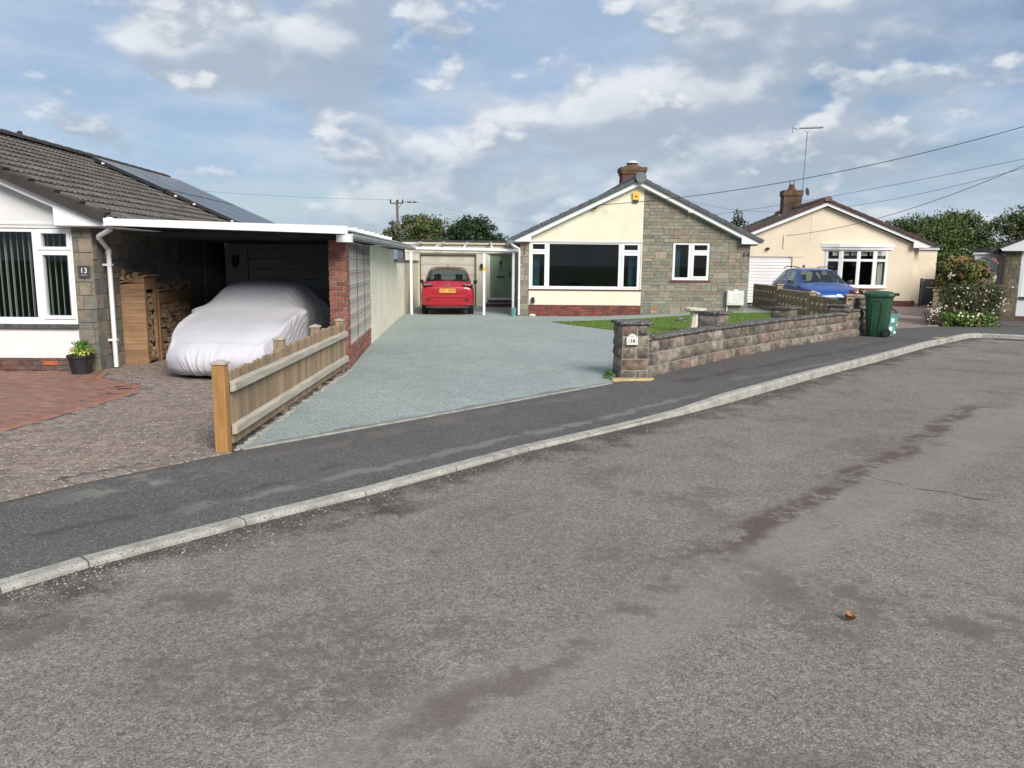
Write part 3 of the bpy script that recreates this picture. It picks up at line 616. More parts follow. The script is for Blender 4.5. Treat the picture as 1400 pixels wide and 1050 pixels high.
for k in range(9): mb.tube([(-.47+k*.022, .22+.01*(k % 2), .75), (-.47+k*.022, .22+.01*(k % 2), 2.05)], .015, 6)
mb.build('curtain', LINEN, w13)
mb = MB(); mb.box(-1.97, -.27, -.045, .02, .625, .695); mb.build('window_sill', DARKSILL, h13, bevel=.008)
# side window + door under the carport
window(h13, 0, 1.1, .95, 1.95, [(.06, .52, 1.02, 1.88), (.6, 1.04, 1.02, 1.88)], .05, loc=(0, 1.15, 0), rz=R(90))
mb = MB(); mb.box(-.28, -.2, 3.2, 4.5, 0, 2.1); mb.build('side_door', BLACKP, h13)  # black slab stands in for the darkness of the door recess
# roof
def rmp13(a, b, n): c, s = math.cos(math.atan(SL)), math.sin(math.atan(SL)); return (.36-b*c+n*s, a, 2.22+b*s+n*c)
Lr = 4.02/math.cos(math.atan(SL))
mb = MB(); tiles(mb, rmp13, 12.5, Lr, .33, .155, .020, .030, [(.135, .12, .108), (.12, .108, .098), (.15, .135, .118), (.11, .098, .09)], random.Random(2), 6, a0=-.24)
rf = mb.build('roof', TILE, h13)
mb = MB(); c, s = math.cos(math.atan(SL)), math.sin(math.atan(SL))
mb.prism([(.36, 2.18), (.36, 2.205), (-3.7, 2.205+4.06*SL), (-7.76, 2.205), (-7.76, 2.18), (-3.7, 2.18+4.06*SL-.01)], -.2, 12.2); mb.build('roof_deck', FELT, rf)
mb = MB()
for k in range(12):
    b = .02+k*.372; p0 = rmp13(-.29, b, .015); p1 = rmp13(-.29, b+.375, .0)
    q = [rmp13(-.31, b, -.08), rmp13(-.31, b+.38, -.08), rmp13(-.31, b+.38, .04), rmp13(-.31, b, .085), rmp13(-.13, b, -.02), rmp13(-.13, b+.38, -.02), rmp13(-.13, b+.38, .045), rmp13(-.13, b, .095)]
    mb.add(q, [(0, 1, 2, 3), (4, 7, 6, 5), (3, 2, 6, 7), (0, 3, 7, 4), (1, 5, 6, 2), (0, 4, 5, 1)])
mb.build('verge_tile', DARKT, rf, bevel=.012)
mb = MB()
for k in range(27):
    y0 = -.28+k*.46; zt = 2.22+4.06*SL+.02
    pr = [(math.cos(R(q))*.13, math.sin(R(q))*.10) for q in range(0, 181, 30)]
    vs = [(-3.70+x, yy, zt+z+dz_) for yy, dz_ in ((y0, .012), (y0+.45, 0)) for x, z in pr]; n = len(pr)
    mb.add(vs, [(i, i+n, i+n+1, i+1) for i in range(n-1)]+[tuple(range(n)), tuple(range(2*n-1, n-1, -1))])
mb.build('ridge_tile', DARKT, rf)
for yy in (4.9, 3.9): mb = MB(); mb.lathe([(.05, 0), (.05, .05), (.035, .07)], (-3.7, yy, 4.12), 8); mb.build('ridge_vent', DARKT, rf)
mb = MB()                                           # far-side slope
mb.add([(-3.7, -.25, 4.02), (-3.7, 12.2, 4.02), (-7.8, 12.2, 2.2), (-7.8, -.25, 2.2)], [(0, 1, 2, 3)]); mb.build('rear_slope', DARKT, rf)
# barge board and box end
mb = MB(); x0, x1 = -3.7, -.40; zt = lambda x: 2.2+(.36-x)*SL
mb.prism([(x0, zt(x0)), (x0, zt(x0)-.17), (x1, zt(x1)-.17), (x1, zt(x1))], -.2, -.165)
mb.prism([(-7.76, 2.2), (-7.0, 2.2), (x0, zt(x0)-.17), (x0, zt(x0))], -.2, -.165)
mb.prism([(-.40, 2.115), (.33, 2.115), (.36, 2.2), (-.40, zt(-.40))], -.215, -.18)
mb.box(-.40, .33, -.18, .0, 2.10, 2.115); mb.box(.02, .33, .0, 12, 2.10, 2.115); mb.build('bargeboard', WHITE, h13)
mb = MB()       # gutter at the front end of the eave + downpipe
mb.tube([(.36, -.25, 2.19), (.44, -.24, 2.19)], .05, 10); mb.tube([(.40, -.24, 2.19), (.40, -.22, 2.10), (.38, -.20, 2.06)], .034, 10)
mb.tube([(.38, -.20, 2.07), (.12, -.02, 1.98)], .034, 10); mb.tube([(.12, -.02, 1.98), (.105, .0, 1.955), (.085, .29, 1.80), (.085, .31, 1.77)], .034, 10)
mb.tube([(.085, .31, 1.80), (.085, .31, .02)], .034, 12)
mb.tube([(.085, .31, 1.72), (.085, .31, 1.80)], .040, 12)
for z in (1.55, .42): mb.box(0, .13, .275, .345, z, z+.03)
mb.build('downpipe', WHITE, h13, smooth=False)
pl = MB(); pl.box(-.215, -.045, -.024, -.004, 1.375, 1.555); pl = pl.build('number_plaque', SLATEP, h13, bevel=.012)
text('13', .105, WPLATE, pl, (-.13, -.026, 1.478)); mb = MB()
for k in range(7): mb.box(-.165+k*.011, -.157+k*.011, -.027, -.025, 1.412+(.004 if k % 2 else 0), 1.417+(.004 if k % 2 else 0))
mb.build('flourish', WPLATE, pl)
# solar panels: 2 rows x 4
for i in range(4):
    for j in range(2):
        mb = MB(); a0 = 6.95+i*1.27; b0 = .52+j*1.78 if True else 0
        def bx(m_, a, b, n0, n1, aa, bb):
            vs = [rmp13(p, q, n) for n in (n0, n1) for q in (b, bb) for p in (a, aa)]; m_.add(vs, [(0, 2, 3, 1), (4, 5, 7, 6), (0, 1, 5, 4), (2, 6, 7, 3), (0, 4, 6, 2), (1, 3, 7, 5)])
        bx(mb, a0, b0, .06, .13, a0+1.25, b0+1.75); fr = mb.build('solar_panel', BLACKP, rf)
        mb = MB(); bx(mb, a0+.02, b0+.02, .131, .133, a0+1.10, b0+1.73); mb.build('cells', SOLAR, fr)  if False else None
        mb = MB()
        for q in range(2):
            bx(mb, a0+.035+q*.60, b0+.03, .131, .134, a0+.615+q*.60, b0+1.72)
        o = mb.build('solar_panel', SOLAR, rf); o.name = 'solar_cells'
for b in (.62, 1.55, 2.0, 3.75):
    mb = MB(); p = rmp13(6.90, b, .09); mb.cbox(p, (.04, .06, .04)); mb.build('panel_clamp', WHITE, rf)

# carport roof, brick pillar
cp = thing('carport', 'flat roofed white edged carport between the left bungalow and the brick pillar', 'carport', (-6.14, 10.9, 0), R(2))
mb = MB(); mb.prism([(.42, 2.115), (3.80, 2.035), (3.80, 2.145), (.42, 2.215)], 0, .03); mb.build('fascia', WHITE, cp)
mb = MB(); mb.prism([(.40, 2.13), (3.62, 2.07), (3.62, 2.11), (.40, 2.18)], .03, 5.35); mb.build('deck', FELT, cp)
mb = MB()
for k in range(7): mb.box(.42, 3.55, .6+k*.72, .65+k*.72, 1.99, 2.06)
mb.build('joist', FELT, cp)  # near-black felt on the timbers stands for the shade under the roof
mb = MB(); mb.box(3.58, 3.80, .31, .45, 1.93, 2.034); mb.build('bracket', WHITE, cp)
for k in range(8): mb = MB(); mb.box(3.45, 3.78, .95+k*.62, 1.01+k*.62, 2.11, 2.165); mb.build('rafter_end', WHITE, cp)
mb = MB()
pr = [(math.cos(R(a))*.065, math.sin(R(a))*.065) for a in range(180, 361, 20)]
vs = [(3.75+x-.055*0, yy, 2.055+z) for yy in (.42, 10.6) for x, z in pr]; n = len(pr); mb.add(vs, [(i, i+1, i+1+n, i+n) for i in range(n-1)]+[tuple(range(n))])
mb.build('gutter', GUTTER, cp)
mb = MB()
for k in range(70):
    a = k*.15; mb.add([(3.2, .1+a, 2.13), (3.2, .175+a, 2.16), (3.2, .25+a, 2.13), (3.72, .1+a, 2.09), (3.72, .175+a, 2.12), (3.72, .25+a, 2.09)], [(0, 1, 4, 3), (1, 2, 5, 4)])
mb.box(3.60, 3.70, .5, 10.6, 1.985, 1.995); mb.build('roof_sheet', POLY, cp)
BRC = [(.28, .10, .07), (.24, .088, .062), (.31, .125, .088), (.205, .08, .06), (.27, .115, .09)]
mb = MB(); mb.box(.015, .255, .015, .225, 0, 1.98); core = mb.build('pillar_core', MORTAR) if False else None
pil = thing('brick_pillar', 'red brick pillar holding the carport roof beside the wooden fence', 'pillar', (-2.80, 11.77, 0), R(2))
mb = MB(); mb.box(.012, .263, .012, .225, 0, 1.97); mb.build('mortar_core', MORTAR, pil)
mb = MB(); rb = random.Random(9)
masonry(mb, .0, .275, 0, 1.97, lambda u, z, p: (u, .012-p, z), .075, (.215, .215), BRC, rb, .01, .012, bond=1)
masonry(mb, .0, .237, 0, 1.97, lambda a, z, p: (.263+p, a, z), .075, (.215, .215), BRC, rb, .01, .012, bond=1)
masonry(mb, .0, .237, 0, 1.97, lambda a, z, p: (.012-p, a, z), .075, (.215, .215), BRC, rb, .01, .012, bond=1)
mb.build('brickwork', BRICK, pil)
# screen wall: local x = depth direction along wall (towards back), built in own frame facing +x
ang = math.atan2(15.59-12.0, -2.87+2.545)
scw = thing('screen_block_wall', 'pierced grey screen block wall in red brick frame behind the pillar', 'wall', (-2.545, 12.0, 0), ang-math.pi/2)
LW = 3.58
mb = MB(); mb.box(-.12, -.012, 0, LW, 0, .33); cw = 1.08
xs_ = [.06+i*(cw+.115) for i in range(3)]
for xx in [0]+[x+cw for x in xs_]: mb.box(-.12, -.012, xx+.004, min(xx+.111, LW), .33, 1.97)
mb.build('mortar_core', MORTAR, scw)
mb = MB(); masonry(mb, 0, LW, 0, .33, lambda a, z, p: (-.012+p, a, z), .075, (.225, .225), BRC, rb, .01, .012, bond=1)
for xx in [0]+[x+cw for x in xs_]: masonry(mb, xx, min(xx+.115, LW), .33, 1.97, lambda a, z, p: (-.012+p, a, z), .075, (.115, .115), BRC, rb, .01, .012, bond=1)
mb.build('brick_frame', BRICK, scw)
proto = None
for i in range(3):
    for q in range(4):
        for j in range(7):
            h = 1.64/7; w = cw/4
            if proto is None:
                mb = MB(); t = .026; d0, d1 = -.10, -.004
                mb.box(d0, d1, 0, w-.006, 0, t); mb.box(d0, d1, 0, w-.006, h-.006-t, h-.006); mb.box(d0, d1, 0, t, t, h-.006-t); mb.box(d0, d1, w-.006-t, w-.006, t, h-.006-t)
                cy, cz = (w-.006)/2, (h-.006)/2
                for a_ in (45, 135):     # diagonal leaf pattern
                    mb.cbox((-.06, cy, cz), (.05, .016, .25), 0, rx=R(a_))
                ring = [(math.cos(k*math.pi/8), math.sin(k*math.pi/8)) for k in range(16)]
                vs = [(x, cy+ry*r_, cz+rz_*r_) for x in (-.085, -.03) for r_ in (.072, .056) for ry, rz_ in ring]
                fs = []
                for k in range(16):
                    k2 = (k+1) % 16; fs += [(k, k2, 32+k2, 32+k), (16+k, 48+k, 48+k2, 16+k2), (32+k, 32+k2, 48+k2, 48+k), (k, 16+k, 16+k2, k2)]
                mb.add(vs, fs); proto = mb.build('screen_block', SCREEN, scw); o = proto
            else: o = proto.copy(); COL.objects.link(o); o.parent = scw
            o.location = (0, xs_[i]+q*w+.003, .33+j*h+.003)

# garage of 13
g13 = thing('garage', 'long cream rendered garage with shaded pale door behind the covered car', 'garage', (-6.0, 16.2, 0), R(2.2))
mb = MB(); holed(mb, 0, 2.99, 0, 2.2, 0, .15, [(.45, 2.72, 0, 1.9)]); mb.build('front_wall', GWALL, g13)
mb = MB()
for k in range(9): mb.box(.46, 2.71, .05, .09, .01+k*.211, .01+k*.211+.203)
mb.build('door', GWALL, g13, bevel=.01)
mb = MB(); mb.box(0, .12, .15, 5.2, 0, 2.0); mb.box(0, 2.6, 5.2, 5.3, 0, 2.0); mb.build('wall', WHITEP, g13)
mb = MB(); mb.box(.17, .29, -.09, -.002, 1.56, 1.74); mb.tube([(.23, -.09, 1.76), (.23, -.09, 1.5)], .045, 8); mb.build('wall_lantern', BLACKP, g13)
def wall_run(name, parent, pts, z0, z1, th, mat):
    mb = MB()
    for (xa, ya), (xb, yb) in zip(pts[:-1], pts[1:]):
        d = Vector((xb-xa, yb-ya)).normalized(); n_ = Vector((-d.y, d.x))*th
        mb.slab([(xa, ya), (xb, yb), (xb+n_.x, yb+n_.y), (xa+n_.x, ya+n_.y)], z0, z1)
    return mb.build(name, mat, parent)
gs = thing('garage_side_wall', 'tall pale cream rendered wall along the gravel driveway', 'wall', (0, 0, 0))
wall_run('wall', gs, [(-2.875, 15.60), (-3.30, 21.5)], 0, 1.985, .12, CREAM3)
mb = MB(); mb.slab([(-2.95, 15.6), (-3.40, 21.6), (-6.3, 21.6), (-6.0, 16.3)], 2.10, 2.16); mb.build('flat_roof', FELT, gs)
bw = thing('boundary_wall', 'lower stained cream wall between the tall wall and the green door porch', 'wall', (0, 0, 0))
wall_run('wall', bw, [(-3.30, 21.51), (-3.62, 27.6), (-3.60, 29.4)], 0, 1.66, .12, CREAM3)
wall_run('coping', bw, [(-3.27, 21.52), (-3.59, 27.6), (-3.57, 29.4)], 1.66, 1.72, .18, MORTARD)
sh = thing('shed', 'blue grey slatted shed showing above the low cream wall', 'shed', (-4.9, 25, 0), R(2))
mb = MB(); mb.box(-.4, 1.15, 0, 2, 0, 1.62)
for k in range(5): mb.box(-.42, 1.17, -.02, .0, 1.2+k*.18, 1.36+k*.18)
mb.box(-.4, 1.15, 0, 2, 1.62, 2.06); mb.build('wall', SHEDB, sh); mb = MB(); mb.box(-.5, 1.22, -.1, 2.1, 2.1, 2.16); mb.build('roof', FELT, sh)
mb = MB(); mb.box(-.5, 1.22, -.1, 2.1, 2.08, 2.16); 

# ================================================================== PICKET FENCE
fe = thing('picket_fence', 'weathered closeboard picket fence with two rails and orange end post', 'fence', (-2.455, 6.54, 0), R(1.1))
posts = [(0.0, .80), (1.83, .83), (3.5, .83), (5.05, .80)]
for i, (yy, hh) in enumerate(posts):
    mb = MB(); mb.box(-.115, -.005, yy-.05, yy+.06, -.05, hh-.035); p = mb.build('post', POSTW if i == 0 else TIMBER, fe, bevel=.008)
    mb = MB(); mb.box(-.125, .005, yy-.06, yy+.07, hh-.034, hh-.012); mb.add([(-.12, yy-.055, hh-.012), (0, yy-.055, hh-.012), (0, yy+.065, hh-.012), (-.12, yy+.065, hh-.012), (-.06, yy+.005, hh+.008)], [(0, 1, 4), (1, 2, 4), (2, 3, 4), (3, 0, 4)])
    mb.build('post_cap', TIMBERH, p, bevel=.003)
rf2 = random.Random(12); y = .10
while y < 5.12:
    w = .086*rf2.uniform(.92, 1.06); h = .72+rf2.uniform(-.012, .012)+(.02 if y > 3 else 0)-.02*math.cos(y); k = rf2.uniform(.72, 1.2); t = rf2.uniform(-.002, .004)
    mb = MB(); c = (k*rf2.uniform(.94, 1.06), k, k*rf2.uniform(.93, 1.04)); tp = [(0, .05), (w, .05), (w, h-.03), (w*.8, h-.008), (w*.5, h), (w*.2, h-.008), (0, h-.03)]
    vs = [(x+t, y+a, z) for x in (-.020, .0) for a, z in tp]; n = len(tp); mb.add(vs, [tuple(range(n)), tuple(range(2*n-1, n-1, -1))]+[(i, i+n, (i+1) % n+n, (i+1) % n) for i in range(n)], c)
    mb.build('picket', TIMBER, fe); y += w+.010
for z in (.135, .515):
    for a, b in ((.05, 2.12), (2.125, 5.14)):
        mb = MB(); mb.prism([(.003, z), (.052, z+.012), (.052, z+.082), (.003, z+.10)], a, b); mb.build('rail', TIMBERH, fe, bevel=.004)
mb = MB(); rr_ = random.Random(4)
for k in range(60):
    yy = 6.6+k*.088; mb.cbox((-2.41-(yy-6.5)*.014+rr_.uniform(-.012, .012), yy, .0), (.05*rr_.uniform(.6, 1.2), .08*rr_.uniform(.5, 1), .03*rr_.uniform(.5, 1.4)), rr_.uniform(-.4, .4))
struct(mb.build('fence_base_edging', CONC, bevel=.006))

# ================================================================== PLANTER
pt = thing('planter', 'black octagonal tub of yellow green leafy plants at the bungalow corner', 'plant pot', (-6.27, 11.08, 0))
mb = MB(); n = 8
mb.lathe([(.135, 0), (.175, .235), (.195, .24), (.195, .275), (.175, .275), (.17, .24)], (0, 0, 0), 8); mb.build('tub', BLACKP, pt)
mb = MB(); mb.lathe([(.168, .23), (.168, .245), (.001, .25)], (0, 0, 0), 10); mb.build('soil', SOIL, pt)
mb = MB(); rq = random.Random(3)
leaves(mb, [(rq.uniform(-.13, .13), rq.uniform(-.12, .12), .31+rq.uniform(-.02, .05), .07, .07, .05) for _ in range(22)], 26, .022, [(.30, .38, .07), (.22, .32, .05), (.42, .44, .12)], rq, up=.8)
leaves(mb, [(.01+rq.uniform(-.06, .06), rq.uniform(-.05, .05), .40+rq.uniform(-.04, .05), .06, .06, .05) for _ in range(12)], 30, .02, [(.07, .17, .03), (.10, .22, .04)], rq, up=.6)
mb.build('foliage', LEAF, pt)

# ================================================================== LOG STORES
def log_store(name, label, x, y, w, l, hf, hb, clad, group='log stores beside the bungalow'):
    t = thing(name, label, 'log store', (x, y, 0), R(2), group)
    if clad:
        n = 13
        for side, dd in (('side_panel', 0),):
            mb = MB(); hh = hf/n
            for k in range(n):
                z0 = k*hh; c = rnd.uniform(.82, 1.15); top = min((k+1)*hh-.004, 99)
                zl = lambda u: hb+(hf-hb)*u/w-.02
                if top > hb-.02: poly = [(0, z0), (w, z0), (w, min(top, zl(w))), (0, min(top, zl(0)))] if z0 < zl(0) else [(w*(z0-hb+.02)/(hf-hb), z0), (w, z0), (w, min(top, zl(w)))]
                else: poly = [(0, z0), (w, z0), (w, top), (0, top)]
                mb.prism(poly, -.018, 0, (c, c*.98, c*.95))
            mb.build(side, CEDAR, t)
    mb = MB(); mb.box(0, .02, 0, l, .05, hb-.02); mb.build('back_panel', CEDAR, t)
    mb = MB()
    for (yy) in (0.0, l-.05): mb.box(w-.05, w, yy, yy+.05, 0, hf-.02, (.8, .75, .7)); mb.box(0, .05, yy+.002, yy+.052, 0, hb-.03, (.8, .75, .7))
    mb.box(w-.022, w+.002, .05, l-.05, hf-.22, hf-.03, (.75, .7, .62)); mb.box(0, w, .06, l-.06, .04, .07, (.6, .55, .5)); mb.build('frame', CEDAR, t)
    mb = MB(); ov = .03; n_ = (hf-hb)/w
    mb.prism([(-.03, hb-.02-n_*.03), (w+.05, hf-.02+n_*.05), (w+.05, hf+n_*.05), (-.03, hb-n_*.03)], -.04, l+.02); mb.build('roof', CEDAR, t)
    return t
log_store('log_store', 'tall narrow plank clad log store with sloping lid next to the downpipe', -6.27, 12.16, .47, .42, 1.40, 1.27, True)
log_store('log_store', 'longer open fronted log store deeper under the carport', -6.28, 12.64, .47, 1.36, 1.16, 1.04, False)
rg = random.Random(21); protos = []
for k in range(6):
    mb = MB(); n = rg.choice((3, 4, 7)); rad = rg.uniform(.045, .062); ring = []
    for q in range(n): a = 2*math.pi*q/n+rg.uniform(-.2, .2); r_ = rad*rg.uniform(.8, 1.2); ring.append((math.cos(a)*r_, math.sin(a)*r_))
    vs = [(x, a, b) for x in (-.17, .17) for a, b in ring]
    cc = rg.choice([(.62, .42, .24), (.52, .35, .20), (.70, .52, .32), (.44, .30, .18)])
    mb.add(vs, [tuple(range(n-1, -1, -1)), tuple(range(n, 2*n))], cc); mb.add(vs, [(i, (i+1) % n, (i+1) % n+n, i+n) for i in range(n)], (.26, .19, .13)); protos.append(mb)
pm_obj = []
def place_log(x, y, z, ry=0, lab='split firewood log stacked in the log stores beside the bungalow', grp='firewood logs in the stores'):
    k = rg.randrange(6)
    if len(pm_obj) <= k or pm_obj[k] is None:
        while len(pm_obj) <= k: pm_obj.append(None)
        o = protos[k].build('firewood_log', LOGEND); pm_obj[k] = o
    else: o = pm_obj[k].copy(); COL.objects.link(o)
    o.location = (x, y, z); o.rotation_euler = (rg.uniform(0, 6.28), rg.uniform(-.05, .05), R(2)+rg.uniform(-.08, .08)+ry); o['label'] = lab; o['category'] = 'log'; o['group'] = grp
for (ya, yb, zt) in ((12.25, 12.53, 1.14), (12.74, 13.93, .92)):
    z = .12; row = 0
    while z < zt:
        y = ya+(.05 if row % 2 else 0)
        while y < yb: place_log(-6.02+rg.uniform(-.03, .035), y, z+rg.uniform(-.008, .008)); y += .098
        z += .086; row += 1
for k in range(13): place_log(-5.98+rg.uniform(-.08, .05), 12.72+k*.1, 1.20+.02*(k % 3), 0, 'split firewood log lying on top of the longer log store', 'firewood logs on top of the longer store')
for (x, y, z) in ((-6.12, 12.30, 1.36), (-6.08, 12.40, 1.37), (-6.16, 12.38, 1.45), (-6.0, 12.48, 1.40)): place_log(x, y, z, 1.5, 'round cut log resting on the lid of the narrow log store', 'logs on the narrow store lid')

# ================================================================== COVERED CAR
cc_ = thing('covered_car', 'car hidden under a pale lilac white fabric cover beneath the carport', 'car', (-4.17, 10.62, 0), R(1.5))
def lerp(tab, t):
    for (a, va), (b, vb) in zip(tab[:-1], tab[1:]):
        if t <= b: k = (t-a)/(b-a) if b > a else 0; k = max(0, min(1, k)); return va+(vb-va)*k
    return tab[-1][1]
TOP = [(0, .50), (.12, .57), (.35, .655), (.8, .75), (1.35, .845), (1.5, .88), (2.15, 1.24), (2.45, 1.305), (2.9, 1.315), (3.3, 1.27), (3.9, .98), (4.2, .86), (4.32, .70)]
WID = [(0, .64), (.15, .73), (.5, .80), (1.4, .845), (2.5, .85), (3.6, .86), (4.15, .80), (4.32, .72)]
SH = [(0, .50), (.35, .60), (1.3, .80), (1.6, .83), (3.6, .85), (4.32, .7)]     # shoulder height
RW = [(0, .60), (.4, .72), (1.3, .76), (1.7, .68), (2.2, .60), (3.2, .57), (3.9, .66), (4.32, .62)]  # half width of the top surface
nS, nP = 170, 230
def secpt(t, q):
    """q 0..1 from left hem over the top to right hem"""
    s = 1 if q > .5 else -1; e = abs(q-.5)*2       # 0 centre .. 1 hem
    top, w, sh, rw = lerp(TOP, t), lerp(WID, t), lerp(SH, t), lerp(RW, t)
    ctl = [(0, 0, top), (.22, rw*.55, top-.01), (.40, rw*.93, top-.045-.02*(top-sh)), (.58, (rw*.35+w*.65), (top*.30+sh*.70)), (.66, w*1.0, sh-.03), (.8, w*1.035, .50*sh), (.93, w*1.03, .17), (1.0, w*.97, .05)]
    for (a, xa, za), (b, xb, zb) in zip(ctl[:-1], ctl[1:]):
        if e <= b+1e-9: k = (e-a)/(b-a); break
    return s*(xa+(xb-xa)*k), (za+(zb-za)*k), e
verts = []
for i in range(nS+1):
    ti = i/nS; 
    for j in range(nP+1):
        q = j/nP; t = 4.32*ti
        x, z, e = secpt(t, q); y = t
        verts.append([x, y, z, e, t])
rows = []
# front apron: extra rows falling from the nose to the ground
NF = 40
grid = []
for i in range(NF, 0, -1):
    k = i/NF
    row = []
    for j in range(nP+1):
        q = j/nP; x, z, e = secpt(0, q); zz = z*(1-k)+.05*k if z > .05 else z
        bulge = -.10*math.sin(min(1, k*1.25)*math.pi*.62)
        xx = x*(1+.05*math.sin(k*2.4)); 
        row.append([xx, bulge*(1-abs(x)/.80*.55), zz, e, -k])
    grid.append(row)
for i in range(nS+1): grid.append(verts[i*(nP+1):(i+1)*(nP+1)])
for i in range(1, 15):
    k = i/14; row = []
    for j in range(nP+1):
        x, z, e = secpt(4.32, j/nP); row.append([x, 4.32+.06*math.sin(k*2.2), z*(1-k)+.05*k, e, 4.4])
    grid.append(row)
# smooth the control net, then add mirrors, tension folds and gathers
for it in range(26):
    ng = [[list(p) for p in r_] for r_ in grid]
    for i in range(1, len(grid)-1):
        for j in range(1, nP):
            for c_ in (0, 1, 2): ng[i][j][c_] = grid[i][j][c_]*.4+.15*(grid[i-1][j][c_]+grid[i+1][j][c_]+grid[i][j-1][c_]+grid[i][j+1][c_])
    grid = ng
mb = MB(); vs = []
def V3(a, b, c): return mnoise.noise(Vector((a, b, c)))
for i, r_ in enumerate(grid):
    for j, (x, y, z, e, t) in enumerate(r_):
        s = 1 if x > 0 else -1; ax = abs(x)
        if ax > .45:
            g = math.exp(-((y-1.70)/.12)**2-((z-.875)/.075)**2); g2 = math.exp(-((y-1.80)/.26)**2-((z-.74)/.16)**2); x += s*(g*.085+g2*.05)
        # nose: rounded in plan, full at bumper height, tucked under at the hem
        nose = max(0, 1-max(0, y)/.9); y += nose*.30*(ax/.72)**3.2
        if t < .05: y -= .10*math.exp(-((z-.30)/.20)**2)*(1-(ax/.8)**2*.6)
        x *= 1+.05*nose*math.exp(-((z-.30)/.2)**2)
        tuck = max(0, (.16-z)/.12)
        if t < .05: y += .11*tuck*tuck
        x *= 1-.05*tuck*tuck
        low = sst(.56, .20, z)
        mk = .10+max(0, V3(x*2.6, z*1.6+y*1.8, 5)+.22)*1.9
        conv = x*(1+.55*(.5-z)) if t < .05 else y*(1+.25*(.5-z)*s)     # pleats gather towards the hem
        ph = conv*46+9.0*V3(x*1.7, z*.9, y*1.2)+3.0*V3(x*6, z*2.5, y*4)
        fold = (abs(math.sin(ph*.5))-.6)*.028+.011*math.sin(ph*1.9+1)
        if t < .05: y -= low*mk*fold*.75; y += .028*low*V3(x*5, z*4, 2)
        else: x += s*low*mk*fold*.55; x += s*.014*V3(y*3, z*4, 7)*(1 if ax > .5 else 0)
        # drag lines off the mirrors and the pillars
        if ax > .38 and z > .45 and t > .2:
            k_ = sst(.38, .55, ax); d = (y-1.70)*.75+(.90-z)*1.25
            x += s*k_*.007*math.sin(d*40+5*V3(y*2, z*2, 3))*(.4+1.2*abs(V3(y*3, z*3, 8)))*math.exp(-((y-1.25)/.7)**2)
            d2 = (y-2.0)*1.1-(z-1.0)*.9; z += k_*.0065*math.sin(d2*48)*math.exp(-((y-2.15)/.35)**2)
        z += .006*V3(x*2.2, y*2.2, 1)+.003*V3(x*9, y*7, 4)*(1 if z > .5 else 2)
        z = max(z, .045+.018*V3(x*6, y*6, 9)+.010*math.sin(ph*.5)*low)
        vs.append((x, y, z))
fs = []
for i in range(len(grid)-1):
    for j in range(nP): a_ = i*(nP+1)+j; fs.append((a_, a_+1, a_+nP+2, a_+nP+1))
mb.add(vs, fs); cov = mb.build('cover', PALER, cc_, smooth=True)
mb = MB()
for sx in (-.62, .62):
    for yy in (.62, 3.45): mb.lathe([(.0, -.1), (.27, -.1), (.30, -.07), (.30, .07), (.27, .1), (.0, .1)], (0, 0, 0), 20) if False else mb.tube([(sx-.09, yy, .30), (sx+.09, yy, .30)], .295, 20)
mb.box(-.62, .62, .30, 4.1, .16, .30); mb.build('wheel', BLACK, cc_)

# ================================================================== HOUSE 14
h14 = thing('bungalow', 'central bungalow number 14 with half cream, half stone gable and grey roof', 'house', (.21, 24.5, 0), R(2.2))
S14 = .478; ap = 3.68
W1 = (.30, 3.83, .86, 2.31); W2 = (4.86, 6.03, 1.18, 2.345)
mb = MB(); holed(mb, .29, 3.87, .36, 2.37, 0, .28, [W1]); mb.prism([(.29, 2.37), (3.87, 2.37), (3.87, 4.10-.09), (3.68, 4.10), (.29, 4.10-(3.68-.29)*S14)], 0, .28)
mb.build('wall', CREAM, h14)
mb = MB(); mb.box(.31, 3.86, -.018, -.001, 2.345, 2.375); mb.build('render_stop', WHITE, h14)
mb = MB(); mb.box(0.01, .289, .012, .28, 0, 2.36); holed(mb, 3.871, 7.31, 0, 2.36, .012, .28, [W2]); mb.prism([(3.871, 2.361), (7.31, 2.361), (7.31, 2.37), (3.871, 4.01)], .012, .28)
mb.box(.29, 3.87, .012, .28, 0, .36); mb.box(7.0, 7.308, .28, 12, 0, 2.36); mb.box(.012, .3, .28, 12, 0, 2.36); mb.box(.3, 7.0, 11.8, 12, 0, 2.36); mb.build('mortar_core', MORTAR, h14)
mb = MB(); S14C = [(.235, .235, .19), (.27, .255, .20), (.25, .25, .205), (.205, .21, .18), (.30, .27, .21), (.285, .24, .19), (.33, .29, .225), (.30, .235, .19), (.225, .215, .175), (.26, .27, .215), (.24, .225, .18)]
r14 = random.Random(31)
masonry(mb, 0, .29, 0, 2.36, lambda u, z, p: (u, .012-p, z), [.20, .22, .11], (.29, .29), S14C, r14, .006, .013)
masonry(mb, 3.872, 7.32, 0, 4.2, lambda u, z, p: (u, .012-p, z), [.10, .11, .20, .205, .10], (.18, .52), S14C, r14, .008, .014, holes=[W2, (4.20, 4.42, .22, .30)], halves=[(S14, 1, 4.09+3.68*S14)], wild=.35, var=.16)
masonry(mb, 0, 12, 0, 2.3, side_mp(7.308, 1), [.10, .11, .20, .205], (.2, .5), S14C, r14, .007, .013)
masonry(mb, 0, 5, 0, 2.3, side_mp(.012, -1), [.10, .11, .20, .205], (.2, .5), S14C, r14, .007, .013)
mb.build('stone_facing', STONE, h14)
mb = MB(); masonry(mb, .29, 3.87, 0, .36, lambda u, z, p: (u, .006-p, z), .075, (.225, .225), [(.22, .055, .045), (.18, .05, .042), (.26, .07, .05), (.15, .05, .045)], r14, .01, .012, bond=1); mb.build('brick_plinth', BRICK, h14)
